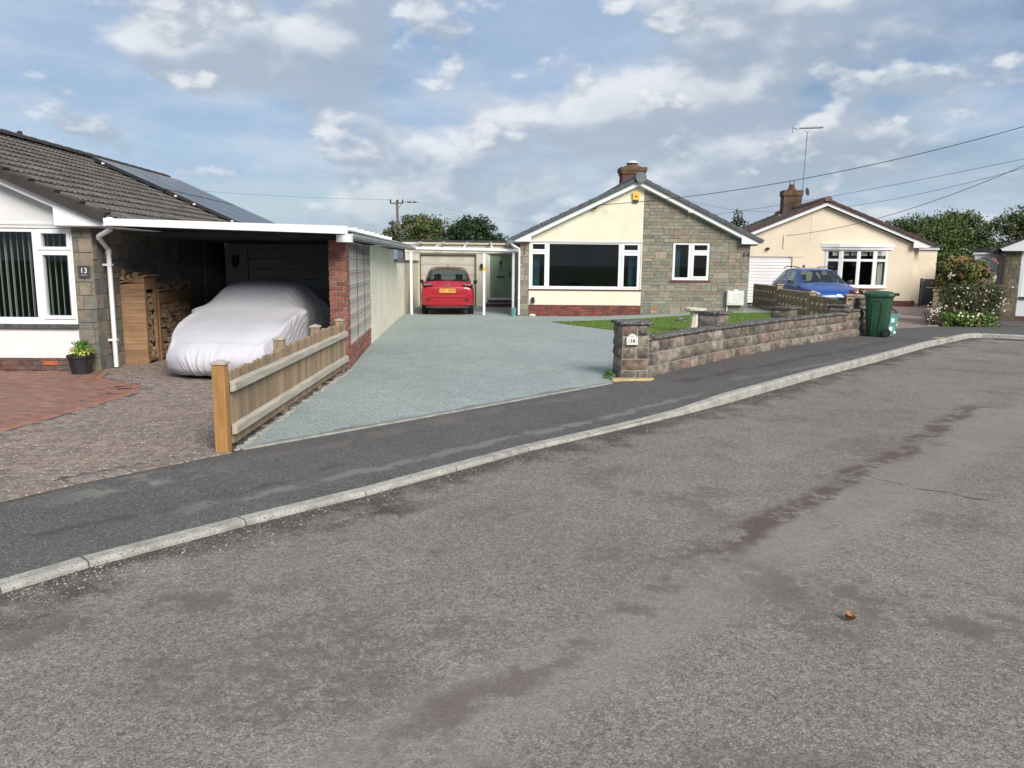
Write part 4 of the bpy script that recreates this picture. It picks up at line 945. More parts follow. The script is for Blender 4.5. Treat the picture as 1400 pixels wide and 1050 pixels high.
mb = MB(); mb.box(4.21, 4.41, .0, .011, .225, .295); mb.build('air_brick', TERRA, h14)
mb = MB(); mb.box(.29, 3.87, -.03, .03, .815, .859); mb.box(4.80, 6.09, -.035, .03, 1.115, 1.179); mb.build('window_sill', REDSILL, h14, bevel=.006)
window(h14, *W1, [(.40, .78, .95, 1.95), (.40, .78, 2.10, 2.26), (.93, 3.13, .95, 2.27), (3.30, 3.73, .95, 1.93), (3.30, 3.73, 2.10, 2.26)], .03, sashes=[(.34, .85, .90, 2.0), (.34, .85, 2.035, 2.295), (3.22, 3.79, .90, 1.99), (3.22, 3.79, 2.035, 2.295)])
window(h14, *W2, [(4.93, 5.36, 1.26, 2.29), (5.53, 5.95, 1.30, 1.96), (5.53, 5.95, 2.12, 2.28)], .03, sashes=[(5.45, 6.0, 1.23, 2.03), (5.45, 6.0, 2.07, 2.32)])
mb = MB()
for (a, b) in ((.33, .62), (3.52, 3.80)):
    for k in range(8): mb.tube([(a+(b-a)*k/7, .30+.015*(k % 2), .9), (a+(b-a)*k/7, .30+.015*(k % 2), 2.28)], .026, 6)
for k in range(5): mb.tube([(4.93+k*.05, .30+.015*(k % 2), 1.2), (4.93+k*.05, .30+.015*(k % 2), 2.3)], .026, 6)
mb.build('curtain', TEAL, h14)
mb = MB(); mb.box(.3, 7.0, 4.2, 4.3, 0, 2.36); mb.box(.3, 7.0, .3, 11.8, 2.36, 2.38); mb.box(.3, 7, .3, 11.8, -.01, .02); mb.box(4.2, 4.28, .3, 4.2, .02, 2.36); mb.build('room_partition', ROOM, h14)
c14, s14 = math.cos(math.atan(S14)), math.sin(math.atan(S14))
zr = lambda x: 4.27-abs(x-ap)*S14           # underside of tiles
for side in (1, -1):
    mb = MB(); Ls = (7.62-ap)/c14
    mp = (lambda a, b, n: (ap+3.95-b*c14+n*s14, a, zr(ap+3.95)+b*s14+n*c14)) if side == 1 else (lambda a, b, n: (ap-3.95+b*c14-n*s14, a, zr(ap+3.95)+b*s14+n*c14))
    tiles(mb, mp, 12.4, 3.95/c14, .33, .30, .03, .035, [(1, 1, 1)], random.Random(3), 6, a0=-.2); o = mb.build('roof_slope', SLATE, h14)
    mb = MB()
    for k in range(13):
        b = .0+k*.335; q = [mp(-.28, b, -.05), mp(-.28, b+.335, -.05), mp(-.28, b+.335, .065), mp(-.28, b, .085), mp(-.1, b, -.0), mp(-.1, b+.335, -.0), mp(-.1, b+.335, .07), mp(-.1, b, .09)]
        mb.add(q, [(0, 1, 2, 3), (4, 7, 6, 5), (3, 2, 6, 7), (0, 3, 7, 4), (1, 5, 6, 2), (0, 4, 5, 1)])
    mb.build('verge_tile', SLATE, h14, bevel=.01)
mb = MB(); mb.prism([(ap-3.9, zr(ap-3.9)-.03), (ap, zr(ap)-.03), (ap+3.9, zr(ap+3.9)-.03), (ap+3.9, zr(ap+3.9)-.005), (ap, zr(ap)-.005), (ap-3.9, zr(ap-3.9)-.005)], -.05, 12.1); mb.build('roof_deck', FELT, h14)
mb = MB()
for k in range(27):
    y0 = -.33+k*.46; pr = [(math.cos(R(q))*.145, math.sin(R(q))*.15) for q in range(-30, 211, 24)]; n = len(pr)
    vs = [(ap+x, yy, 4.31+z+dz_) for yy, dz_ in ((y0, .012), (y0+.45, 0)) for x, z in pr]; mb.add(vs, [(i, i+n, i+n+1, i+1) for i in range(n-1)]+[tuple(range(n)), tuple(range(2*n-1, n-1, -1))])
mb.build('ridge_tile', SLATE, h14)
mb = MB(); mb.tube([(ap, -.36, 4.30), (ap, -.33, 4.30)], .165, 20); mb.build('ridge_end', pm('slate ridge end', (.14, .15, .165), (.11, .12, .13), 6, .6), h14)
mb = MB(); zb = lambda x: 4.225-abs(x-ap)*S14
for a, b in ((.33, ap), (ap, 6.96)): mb.prism([(a, zb(a)-.145), (b, zb(b)-.145), (b, zb(b)), (a, zb(a))], -.21, -.175)
mb.prism([(-.22, 2.325), (.33, 2.325), (.33, zb(.33)), (-.22, zb(-.22)+.0)], -.225, -.18); mb.prism([(6.96, 2.325), (7.56, 2.325), (7.58, zb(7.58)), (6.96, zb(6.96))], -.225, -.18)
mb.box(-.22, .33, -.18, 0, 2.325, 2.335); mb.box(6.96, 7.56, -.18, 0, 2.325, 2.335)
for sx in (-.22, 7.33): mb.box(sx, sx+.23, .0, 12, 2.30, 2.32); mb.box(sx-.02 if sx < 0 else 7.54, sx if sx < 0 else 7.56, 0, 12, 2.28, 2.42)
mb.build('bargeboard', WHITE, h14)
mb = MB(); mb.prism([(.30, 2.38), (.33, zb(.33)-.16), (ap, zb(ap)-.16), (6.96, zb(6.96)-.16), (7.3, 2.34), (6.96, zb(6.96)-.13), (ap, zb(ap)-.13), (.30, zb(.30)-.13)], -.17, .0); mb.build('soffit', WHITE, h14)
# chimney
ch = MB(); ch.box(4.1, 4.94, 5.3, 5.95, 3.3, 5.22); chm = ch.build('chimney', MORTARD, h14)
CHB = [(.13, .05, .04), (.10, .045, .038), (.16, .06, .045)]
mb = MB()
masonry(mb, 4.09, 4.95, 3.3, 5.05, lambda u, z, p: (u, 5.3-p, z), .075, (.225, .225), CHB, r14, .01, .012, bond=1); masonry(mb, 5.29, 5.96, 3.3, 5.05, side_mp(4.1, -1), .075, (.225, .225), CHB, r14, .01, .012, bond=1)
mb.build('brickwork', BRICK, chm)
mb = MB(); mb.box(4.05, 4.99, 5.25, 6.0, 5.05, 5.15); mb.box(4.02, 5.02, 5.22, 6.03, 5.15, 5.29); mb.build('chimney_cap', pm('mossy cap brick', (.16, .10, .05), (.09, .06, .035), 9, .95, .01, 30), chm)
POTM = pm('sooty pot', (.16, .075, .05), (.10, .055, .04), 9, .9)
mb = MB(); mb.lathe([(.36, 0), (.30, .07), (.22, .10)], (4.52, 5.62, 5.29), 14); mb.lathe([(.2, .0), (.2, .07), (.16, .08)], (4.52, 5.62, 5.38), 14); mb.build('chimney_pot', POTM, chm)
mb = MB(); mb.lathe([(.25, 0), (.25, .02), (.12, .09), (.01, .11)], (4.52, 5.62, 5.46), 14); mb.build('cowl', METER, chm)
# fittings
mb = MB(); mb.prism([(3.50, 3.64), (3.70, 3.64), (3.72, 3.86), (3.48, 3.86)], -.08, -.002); al = mb.build('alarm_box', YEL, h14, bevel=.01)
mb = MB(); mb.box(3.52, 3.68, -.075, -.004, 3.57, 3.638); mb.build('strobe', BLACKP, al); mb = MB(); mb.box(3.55, 3.65, -.084, -.081, 3.735, 3.765); mb.build('mark', BLACKP, al)
mb = MB(); mb.prism([(6.61, .40), (7.15, .40), (7.15, .86), (6.61, .86)], -.17, -.005); mx_ = mb.build('meter_box', METER, h14, bevel=.012)
mb = MB(); mb.box(6.66, 7.10, -.18, -.171, .45, .81); mb.build('door', METER, mx_, bevel=.006); mb = MB(); mb.lathe([(.085, 0), (.085, .03), (.07, .05)], (6.88, -.08, .86), 12); mb.build('cap', METER, mx_)
mb = MB(); mb.tube([(6.65, -.05, .40), (6.65, -.05, 0)], .022, 8); mb.build('conduit', METER, mx_)
text('14', .24, BLACKP, h14, (7.19, -.024, 1.98), name='house_number', bold=.006)
mb = MB(); mb.box(.125, .145, -.03, -.004, 1.92, 2.15); mb.build('wall_bracket', BLACKP, h14)
mb = MB(); mb.box(.36, .48, -.09, -.003, .42, .53); mb.lathe([(.05, 0), (.05, .05), (.02, .07)], (.42, -.05, .53), 8); mb.build('boiler_flue', BLACKP, h14)
mb = MB()       # gutter and downpipe at left eave
mb.tube([(-.25, -.20, 2.36), (-.25, 12, 2.36)], .055, 8); mb.tube([(-.27, -.12, 2.33), (-.27, -.1, 2.24), (-.03, -.06, 2.10), (-.025, -.06, 2.06)], .032, 8); mb.tube([(-.025, -.06, 2.08), (-.025, -.06, .03)], .032, 10)
for z in (1.6, .55): mb.box(-.06, .03, -.1, -.0, z, z+.025)
mb.build('downpipe', WHITE, h14)
mb = MB(); mb.tube([(2.40, -.19, 3.44), (2.36, -.23, 3.41)], .03, 8); mb.cbox((2.3, -.1, 3.37), (.10, .05, .05)); mb.build('wire_bracket', BLACKP, h14)
mb = MB(); mb.cbox((5.28, -.15, 3.30), (.09, .10, .06)); mb.tube([(5.28, -.2, 3.29), (5.3, -.26, 3.27)], .022, 8); mb.build('security_camera', METER, h14)

# ---------------------------------------------------------------- garage 14 + porch
g14 = thing('garage', 'small flat roofed cream garage with sage green side door behind the red car', 'garage', (-3.55, 29.5, 0), R(2.2))
mb = MB(); holed(mb, -.55, 4.0, 0, 2.33, 0, .2, [(.01, 2.14, 0, 1.96), (2.60, 3.56, .22, 2.06)]); mb.build('wall', CREAM, g14)
mb = MB()
for k in range(5):
    mb.box(.03, 2.12, .08, .12, .01+k*.388, .01+k*.388+.378)
    for q in range(4): mb.box(.10+q*.505, .54+q*.505, .070, .0795, .06+k*.388, .34+k*.388)
mb.build('door', GDOOR, g14, bevel=.008)
mb = MB(); mb.box(-.0, .04, -.01, .08, 0, 1.98); mb.box(2.11, 2.15, -.01, .08, 0, 1.98); mb.box(.0, 2.15, -.012, .08, 1.93, 1.99); mb.build('door_frame', MORTARD, g14)
mb = MB(); mb.box(-.65, 4.3, -.12, -.09, 2.33, 2.42); mb.box(-.55, 3.9, -.03, -.002, 2.02, 2.32); mb.build('fascia', CREAM, g14)
mb = MB(); mb.box(-.68, 4.3, -.15, 5, 2.42, 2.49); mb.build('roof', FELT, g14)
mb = MB(); mb.box(-.55, -.4, .2, 5, 0, 2.33); mb.box(3.85, 4.0, .2, 5, 0, 2.33); mb.build('side_wall', CREAM, g14)
mb = MB(); holed(mb, 2.60, 3.56, .26, 2.05, .08, .15, [(2.67, 3.49, .33, 1.99)]); dfr = mb.build('porch_door_frame', WHITE, g14)
mb = MB(); mb.box(2.675, 3.485, .10, .14, .335, 1.985); dr = mb.build('porch_door', DOORG, g14)
mb = MB()
for k in range(5): mb.box(2.78+k*.125, 2.88+k*.125, .088, .0995, .45, 1.05)
for k in range(2): mb.box(2.78+k*.345, 3.04+k*.345, .088, .0995, 1.25, 1.88)
mb.build('panel', DOORG, dr, bevel=.004)
mb = MB(); mb.box(2.93, 3.24, .08, .0995, 1.10, 1.16); mb.build('letter_slot', BLACKP, dr); mb = MB(); mb.lathe([(.035, 0), (.05, .06), (.02, .12)], (3.08, .08, 1.62), 8); mb.tube([(3.08, .06, 1.45), (3.08, .06, 1.6)], .012, 6); mb.build('knocker', BLACKP, dr)
mb = MB(); mb.box(3.40, 3.44, .05, .0995, 1.12, 1.35); mb.build('handle', BLACKP, dr)
mb = MB(); mb.box(2.50, 3.60, -.32, -.0, 0, .13); mb.box(2.6, 3.56, -.16, -.0, .131, .25); stp = mb.build('doorstep', REDSILL, g14)
mb = MB(); mb.box(2.48, 3.62, -.34, -.0, .1305, .155); mb.box(2.58, 3.57, -.18, -.0, .2505, .275); mb.build('nosing', CONC, stp)
mb = MB(); mb.box(2.30, 2.45, -.12, -.002, 1.45, 1.62); mb.build('porch_lamp', BLACKP, g14)
mb = MB(); mb.tube([(-.12, -.02, 1.72), (-.12, -.1, 1.7), (-.05, -.1, 1.68)], .05, 8); mb.build('security_light', METER, g14)
cn = thing('canopy', 'white post and rafter canopy with clear roof over the red car', 'canopy', (-3.23, 24.6, 0), R(2.2))
for i, u in enumerate((0, 2.31, 3.24)):
    mb = MB(); mb.box(u-.038, u+.038, -.038, .038, 0, 1.985); p = mb.build('post', WHITE, cn, bevel=.008)
    if i == 1: mb = MB(); mb.box(u-.041, u+.041, -.041, .041, 1.40, 1.54); mb.build('tape', YEL, p)
    if i == 0: mb = MB(); mb.box(u-.042, u+.042, -.042, .042, 1.0, 1.03); mb.build('joint', METER, p)
mb = MB(); mb.prism([(-.12, 2.02), (3.44, 1.985), (3.44, 2.03), (-.12, 2.065)], -.04, .04); mb.prism([(-.12, 2.10), (3.44, 2.065), (3.44, 2.10), (-.12, 2.135)], -.06, .02); mb.build('beam', WHITE, cn)
mb = MB(); mb.tube([(-.1, -.10, 2.075), (3.40, -.10, 2.04)], .028, 8); mb.build('gutter', WHITE, cn)
for u in (-.05, .80, 1.68, 2.55, 3.30):
    mb = MB(); mb.add([(u-.025, .0, 2.10), (u+.025, .0, 2.10), (u+.025, 4.85, 2.36), (u-.025, 4.85, 2.36), (u-.025, .0, 2.18), (u+.025, .0, 2.18), (u+.025, 4.85, 2.44), (u-.025, 4.85, 2.44)], [(0, 3, 2, 1), (4, 5, 6, 7), (0, 1, 5, 4), (1, 2, 6, 5), (2, 3, 7, 6), (3, 0, 4, 7)]); mb.build('rafter', WHITE, cn)
mb = MB(); mb.add([(-.12, -.08, 2.185), (3.44, -.08, 2.185), (3.44, 4.7, 2.44), (-.12, 4.7, 2.44)], [(0, 1, 2, 3)]); mb.build('roof_sheet', PCARB, cn)
wb = thing('bucket', 'pale turquoise bucket standing at the foot of the white downpipe', 'bucket', (.02, 24.25, 0))
mb = MB(); mb.lathe([(.07, 0), (.09, .24), (.10, .245), (.10, .26), (.085, .26), (.07, .03)], (0, 0, 0), 14); mb.build('pail', TEALP, wb)
mb = MB(); mb.tube([(-.095, 0, .25), (-.05, -.07, .30), (.05, -.07, .30), (.095, 0, .25)], .005, 5); mb.build('handle', STEEL, wb)
st_ = MB(); st_.lathe([(.10, 0), (.12, .03), (.08, .07), (.01, .085)], (0, 0, 0), 9, sy=.6); o = st_.build('pale_stone', BATH, loc=(.62, 24.33, 0)); tag(o, 'small pale stone on the gravel below the big window corner', 'stone')

# ================================================================== CARS
def car(name, label, mat, st, glass_of, loc, rz, length, subsurf=2, roofmat=None):
    """loft: st = list of (y, halfwidth, z_bottom, z_belt, halfwidth_roof, z_top, kind)  kind: h hood, c cabin, p pillar, r rake"""
    t = thing(name, label, 'car', loc, rz)
    vs = []; nP_ = 9
    for (y, w, zb, zbelt, wr, zt, kd_) in st:
        pr = [(w*.80, zb), (w*.965, zb+.07), (w*1.0, zb+.26), (w*.985, zbelt-.13), (w*.935, zbelt), (wr+(w*.935-wr)*.0+.0, zt-.075 if zt-zbelt > .15 else zbelt+(zt-zbelt)*.45), (wr*.86, zt-.018), (wr*.45, zt-.002), (0, zt)]
        for s in (1, -1):
            for (x, z) in (pr if s == 1 else pr[-2::-1]): vs.append((x*s, y, z))
    n = 17; fs = []; ms = []
    for i in range(len(st)-1):
        for j in range(n-1):
            fs.append((i*n+j, i*n+j+1, (i+1)*n+j+1, (i+1)*n+j)); jj = j if j < 8 else 15-j
            ms.append(1 if glass_of(i, jj) else (2 if roofmat and jj >= 5 and st[i][6] in 'cp' else 0))
        fs.append((i*n, (i+1)*n, (i+1)*n+n-1, i*n+n-1)); ms.append(0)
    fs.append(tuple(range(n-1, -1, -1))); ms.append(0); fs.append(tuple((len(st)-1)*n+k for k in range(n))); ms.append(0)
    me = bpy.data.meshes.new('tmp'); me.from_pydata(vs, [], fs); me.polygons.foreach_set('material_index', ms)
    bm = bmesh.new(); bm.from_mesh(me); cl = bm.edges.layers.float.new('crease_edge')
    bmesh.ops.recalc_face_normals(bm, faces=bm.faces)
    for e in bm.edges:
        if len(e.link_faces) == 2 and e.link_faces[0].material_index != e.link_faces[1].material_index and 1 in (e.link_faces[0].material_index, e.link_faces[1].material_index): e[cl] = .55
        if len(e.link_faces) == 2 and e.link_faces[0].normal.angle(e.link_faces[1].normal, 0) > 1.1: e[cl] = .45
    bm.to_mesh(me); bm.free()
    o = bpy.data.objects.new('tmp', me); COL.objects.link(o); md = o.modifiers.new('s', 'SUBSURF'); md.levels = subsurf; md.render_levels = subsurf
    ev = bpy.data.meshes.new_from_object(o.evaluated_get(bpy.context.evaluated_depsgraph_get())); bpy.data.objects.remove(o)
    for nm, ids, mm in (('body', (0,), mat), ('roof_panel', (2,), roofmat), ('window_glass', (1,), CGLASS)):
        if mm is None: continue
        mb = MB(); mp_ = {}
        for p in ev.polygons:
            if p.material_index in ids:
                q = []
                for v in p.vertices:
                    if v not in mp_: mp_[v] = len(mb.v); mb.v.append(tuple(ev.vertices[v].co))
                    q.append(mp_[v])
                mb.f.append(q); mb.c.append((1, 1, 1)); mb.m.append(0)
        mb.build(nm, mm, t, smooth=True)
    return t
def wheel(parent, x, y, r=.31, w=.2):
    s = 1 if x > 0 else -1
    mb = MB(); n = 24; prof = [(r-.07, -w/2), (r-.015, -w/2), (r, -w/2+.03), (r, w/2-.03), (r-.015, w/2), (r-.07, w/2)]
    vs = [(x+dx, y+rr1*math.cos(2*math.pi*k/n), r+rr1*math.sin(2*math.pi*k/n)) for rr1, dx in prof for k in range(n)]
    fs = [(i*n+k, i*n+(k+1) % n, (i+1)*n+(k+1) % n, (i+1)*n+k) for i in range(5) for k in range(n)]; mb.add(vs, fs)
    tyre = mb.build('wheel', BLACK, parent, smooth=True)
    mb = MB()
    for k in range(5):
        a = 2*math.pi*k/5; mb.cbox((x+s*(w/2-.02), y+math.cos(a)*(r-.07)/2, r+math.sin(a)*(r-.07)/2), (.02, r-.07, .06), rx=a)
    mb.tube([(x-s*.05, y, r), (x+s*(w/2-.04), y, r)], r-.075, 20); mb.build('rim', RIM, tyre)
# red hatchback: y=0 rear bumper, +y forwards (away from the camera)
rs = [(-.0, .74, .26, .80, .66, .88, 'r'), (.05, .81, .24, .84, .70, .93, 'r'), (.14, .845, .25, .90, .70, .985, 'r'), (.24, .85, .24, .95, .69, 1.07, 'r'),
      (.60, .85, .22, .965, .615, 1.44, 'p'), (.78, .85, .22, .965, .615, 1.495, 'p'), (1.6, .85, .20, .95, .615, 1.525, 'c'), (1.70, .85, .20, .95, .615, 1.525, 'p'), (2.45, .85, .20, .93, .60, 1.50, 'c'), (2.62, .85, .20, .93, .58, 1.46, 'p'),
      (3.25, .85, .20, .93, .66, 1.02, 'h'), (3.5, .84, .2, .87, .64, .94, 'h'), (3.9, .78, .22, .74, .6, .80, 'h'), (4.04, .65, .28, .62, .5, .66, 'h')]
def gl_red(i, j):
    if i == 3 and j >= 5: return True
    if i in (5, 7) and j == 4: return True
    if i == 9 and j >= 5: return True
    return False
rc = car('parked_car', 'shiny red hatchback seen from behind under the canopy', RED, rs, gl_red, (-2.07, 24.45, 0), R(4), 4.04, roofmat=REDROOF)
for sx in (-.74, .74):
    for yy in (.72, 3.28): wheel(rc, sx, yy, .30, .19)
mb = MB(); mb.box(-.255, .255, -.025, -.005, .715, .835); np_ = mb.build('number_plate', YPLATE, rc)
text('VU71 XWZ', .105, BLACKP, np_, (0, -.027, .775), sx=.95, bold=.002)
mb = MB(); mb.box(-.70, .70, -.0, .12, .22, .275); mb.build('bumper_shade', BLACKP, rc, bevel=.03)  # black strip put in for the shadow below the red bumper
mb = MB(); sec = [(.04, .68), (-.018, .60), (-.022, .59), (.03, .53)]
mb.add([(x, y, z) for x in (-.60, .60) for y, z in sec], [(0, 4, 5, 1), (1, 5, 6, 2), (2, 6, 7, 3), (0, 1, 2, 3), (7, 6, 5, 4)]); mb.build('bumper_step', RED, rc)
mb = MB(); mb.box(-.78, .78, -.028, .05, .335, .350); mb.build('bumper_crease', RED, rc, bevel=.006)
for s in (-1, 1):
    mb = MB(); mb.prism([(s*.46, .93), (s*.80, .91), (s*.805, .99), (s*.74, 1.035), (s*.48, .985)], .0, .16); mb.build('tail_light', LAMPR, rc, bevel=.015)
    mb = MB(); mb.prism([(s*.50, .955), (s*.74, .945), (s*.74, .985), (s*.52, .972)], -.006, .001); mb.build('tail_light_lens', LAMPC, rc)
    mb = MB(); mb.prism([(s*.54, .45), (s*.66, .45), (s*.68, .53), (s*.56, .53)], -.006, .05); mb.build('reflector', LAMPR, rc)
    mb = MB(); mb.prism([(s*.86, .92), (s*1.0, .94), (s*1.0, 1.06), (s*.88, 1.06)], 2.62, 2.78); mb.build('wing_mirror', BLACKP, rc, bevel=.02)
mb = MB(); mb.tube([(-.38, .215, 1.02), (.0, .225, 1.03), (.05, .21, 1.02)], .014, 6); mb.build('wiper', BLACKP, rc)
mb = MB(); mb.box(-.055, -.032, .0, .05, .885, .99); mb.box(.032, .055, .0, .05, .885, .99); mb.box(-.032, .032, .0, .05, .925, .945); mb.build('badge', CHROME, rc)
mb = MB(); mb.prism([(-.02, 1.53), (.02, 1.53), (.0, 1.60)], .95, 1.15); mb.build('roof_aerial', BLACKP, rc)
mb = MB(); mb.box(-.42, .42, .62, .72, 1.475, 1.505); mb.build('spoiler', REDROOF, rc, bevel=.01)
mb = MB()
for sx in (-.36, .36):
    mb.box(sx-.22, sx+.22, 2.0, 2.15, .5, 1.08); mb.box(sx-.12, sx+.12, 2.02, 2.12, 1.09, 1.26); mb.box(sx-.25, sx+.25, 1.05, 1.2, .5, .98); mb.box(sx-.12, sx+.12, 1.07, 1.15, 1.0, 1.15)
mb.box(-.78, .78, .3, 3.1, .34, .42); mb.build('seats', BLACKP, rc, bevel=.03)
# blue car: y=0 is the front bumper (towards the camera)
bs = [(0, .62, .34, .60, .55, .66, 'h'), (.05, .76, .28, .70, .60, .78, 'h'), (.18, .86, .26, .80, .66, .90, 'h'), (.6, .92, .24, .93, .70, 1.01, 'h'), (1.0, .93, .22, .99, .72, 1.07, 'h'), (1.2, .93, .22, 1.01, .74, 1.11, 'h'),
      (1.95, .93, .22, 1.03, .62, 1.53, 'p'), (2.1, .93, .22, 1.03, .63, 1.57, 'p'), (2.72, .93, .22, 1.04, .63, 1.61, 'c'), (2.82, .93, .22, 1.04, .63, 1.61, 'p'), (3.5, .93, .22, 1.07, .61, 1.59, 'c'), (3.62, .93, .22, 1.08, .60, 1.58, 'p'), (3.9, .92, .24, 1.10, .58, 1.52, 'c'), (4.0, .91, .25, 1.10, .58, 1.49, 'r'), (4.38, .86, .28, 1.08, .66, 1.12, 'r'), (4.48, .80, .32, .98, .62, 1.02, 'r')]
def gl_blue(i, j):
    if i == 5 and j >= 5: return True
    if i in (7, 9, 11) and j == 4: return True
    if i == 5 and j == 4: return False
    if i == 13 and j >= 5: return True
    return False
bc = car('parked_car', 'bright blue crossover car parked nose out behind the pierced block wall', BLUE, bs, gl_blue, (10.55, 25.0, 0), R(-1), 4.48)
for sx in (-.82, .82):
    for yy in (.82, 3.62): wheel(bc, sx, yy, .34, .21)
for s in (-1, 1):
    mb = MB(); mb.prism([(s*.56, .70), (s*.84, .80), (s*.90, .885), (s*.62, .80)], .02, .42); mb.build('headlight', LAMPC, bc, bevel=.012)
    mb = MB(); mb.tube([(s*.53, .01, .66), (s*.56, .0, .75), (s*.76, .10, .87), (s*.90, .45, .93)], .015, 6); mb.build('light_strip', RIM, bc)
    mb = MB(); mb.prism([(s*.93, 1.06), (s*1.10, 1.07), (s*1.09, 1.20), (s*.96, 1.19)], 1.62, 1.78); mb.build('wing_mirror', BLACKP, bc, bevel=.02)
    mb = MB(); mb.tube([(s*.60, 2.1, 1.60), (s*.62, 2.5, 1.645), (s*.61, 3.5, 1.635), (s*.58, 3.8, 1.57)], .016, 6); mb.build('roof_rail', BLACKP, bc)
    for yy in (.82, 3.62):
        mb = MB(); mb.tube([(s*.925, yy+.40*math.cos(a), .34+.40*math.sin(a)) for a in [k*math.pi/10 for k in range(11)]], .04, 6); mb.build('arch_trim', BLACKP, bc)
    mb = MB(); mb.tube([(s*.935, 1.9, 1.035), (s*.938, 2.8, 1.05), (s*.92, 3.9, 1.12)], .010, 5); mb.build('window_trim', CHROME, bc)
mb = MB(); mb.box(-.62, .62, -.012, .06, .60, .68); mb.box(-.70, .70, -.015, .05, .30, .50); mb.build('grille', BLACKP, bc, bevel=.02)
mb = MB(); mb.box(-.26, .26, -.03, -.016, .40, .51); o = mb.build('number_plate', WPLATE, bc)
text('KIA', .055, RIM, bc, (0, -.002, .745), name='badge', ext=.003, bold=.001, sx=1.7, rot=(R(70), 0, 0))
mb = MB()
for sx in (-.38, .38): mb.box(sx-.24, sx+.24, 2.3, 2.45, .5, 1.15); mb.box(sx-.13, sx+.13, 2.32, 2.42, 1.16, 1.36)
mb.box(-.85, .85, .9, 4.0, .4, .5); mb.box(-.8, .8, 1.3, 1.6, .8, 1.02); mb.build('seats', BLACKP, bc, bevel=.03)
mb = MB(); mb.prism([(-.02, 1.615), (.02, 1.615), (.0, 1.70)], 3.3, 3.5); mb.build('roof_aerial', BLACKP, bc)

# ================================================================== GARDEN WALL
gw = thing('garden_wall', 'low rock faced stone wall with flat topped piers along the pavement', 'wall', (0, 0, 0))
RK = [(.27, .215, .175), (.24, .195, .16), (.31, .26, .215), (.20, .17, .145), (.26, .225, .185), (.27, .185, .155), (.18, .16, .14), (.33, .285, .24)]
rw_ = random.Random(17)
def rockblock(mb, org, d, n_, u0, u1, z0, z1, bul, col):
    """rock-faced block on the vertical face through org, direction d, outward n_"""
    U, V = 6, 4; vs = []; sd_ = rw_.uniform(0, 50)
    for j in range(V+1):
        for i in range(U+1):
            a, b = i/U, j/V; e = min(1, 4.5*min(a, 1-a))*min(1, 3.5*min(b, 1-b)); u = u0+(u1-u0)*a; z = z0+(z1-z0)*b
            p = .004+e*bul*(.6+.7*mnoise.noise(Vector((u*9+sd_, z*11, 0))))+.006*mnoise.noise(Vector((u*25, z*25, sd_)))
            q = org+d*u+n_*p; vs.append((q.x, q.y, z))
    fs = [(j*(U+1)+i, j*(U+1)+i+1, (j+1)*(U+1)+i+1, (j+1)*(U+1)+i) for j in range(V) for i in range(U)]; mb.add(vs, fs, col)
def rock_run(parent, p0, p1, z0, z1, th, courses, name='wall_panel', coping=True, both=True, ends=False, cop=(.05, .05)):
    a, b = Vector((*p0, 0)), Vector((*p1, 0)); d = (b-a).normalized(); ln = (b-a).length; n_ = Vector((d.y, -d.x, 0))     # n_ = street side
    mb = MB(); q = [a+n_*-.001, b+n_*-.001, b-n_*(th-.001), a-n_*(th-.001)]; mb.slab([(p.x, p.y) for p in q], z0, z1); core = mb.build(name, MORTARL, parent)
    mb = MB(); h = (z1-z0)/courses
    faces = [(a, d, n_, ln)]
    if both: faces.append((b-n_*th, -d, -n_, ln))
    if ends: faces += [(a-n_*th, n_, -d, th), (b, -n_, d, th)]
    for (o_, dd, nn, L_) in faces:
        for r_ in range(courses):
            u = -rw_.uniform(0, .2) if L_ > .7 else 0
            while u < L_-.01:
                l_ = rw_.uniform(.34, .50) if L_ > .7 else (L_ if (r_ % 2) else L_*.55) if u == 0 else L_-u
                x0_, x1_ = max(0, u), min(L_, u+l_); u += l_
                if x1_-x0_ > .03: rockblock(mb, o_, dd, nn, x0_+.008, x1_-.008, z0+r_*h+.007, z0+(r_+1)*h-.007, .058, pick(RK, rw_, .15))
    mb.build('rock_face', ROCK, core, smooth=True)
    if coping:
        mb = MB(); k = 0; u = -.0; e0, e1 = cop; u = -e0
        while u < ln+e1-.01:
            l_ = min(rw_.uniform(.45, .62), ln+e1-u) if ln > .7 else ln+e0+e1; nn_ = 8
            vs = []
            for i in range(nn_+1):
                uu_ = u+.003+(l_-.006)*i/nn_
                for (of, zz) in ((.045, z1+.002), (.052, z1+.02), (.04, z1+.038), (-.5*th, z1+.044), (-th-.04, z1+.038), (-th-.052, z1+.02), (-th-.045, z1+.002)):
                    j_ = .013*mnoise.noise(Vector((uu_*7, of*20, zz*30))); q = a+d*uu_+n_*(of+j_); vs.append((q.x, q.y, zz+j_*.8))
            m_ = 7; fs = [(i*m_+c, i*m_+(c+1) % m_, (i+1)*m_+(c+1) % m_, (i+1)*m_+c) for i in range(nn_) for c in range(m_)]+[tuple(range(m_-1, -1, -1)), tuple(nn_*m_+c for c in range(m_))]
            mb.add(vs, fs); u += l_
        o = mb.build('coping', COPING, core); bm = bmesh.new(); bm.from_mesh(o.data); bmesh.ops.recalc_face_normals(bm, faces=bm.faces); bm.to_mesh(o.data); bm.free()
    return core
def pier(px, py, w, h, ang, n):
    d = Vector((math.cos(ang), math.sin(ang))); q = Vector((-d.y, d.x)); a = Vector((px, py))-d*w/2
    return rock_run(gw, tuple(a), tuple(a+d*w), -.05, h-.045, w, n, 'pier', True, True, True, (.05, .05))
p1 = pier(1.80, 11.18, .405, .83, R(10), 5)
rock_run(gw, (2.0, 11.30), (3.30, 13.05), -.05, .55, .22, 3)
pier(3.79, 13.83, .40, .83, R(48), 4); rock_run(gw, (3.27, 13.02), (5.6, 15.78), -.05, .55, .22, 3)
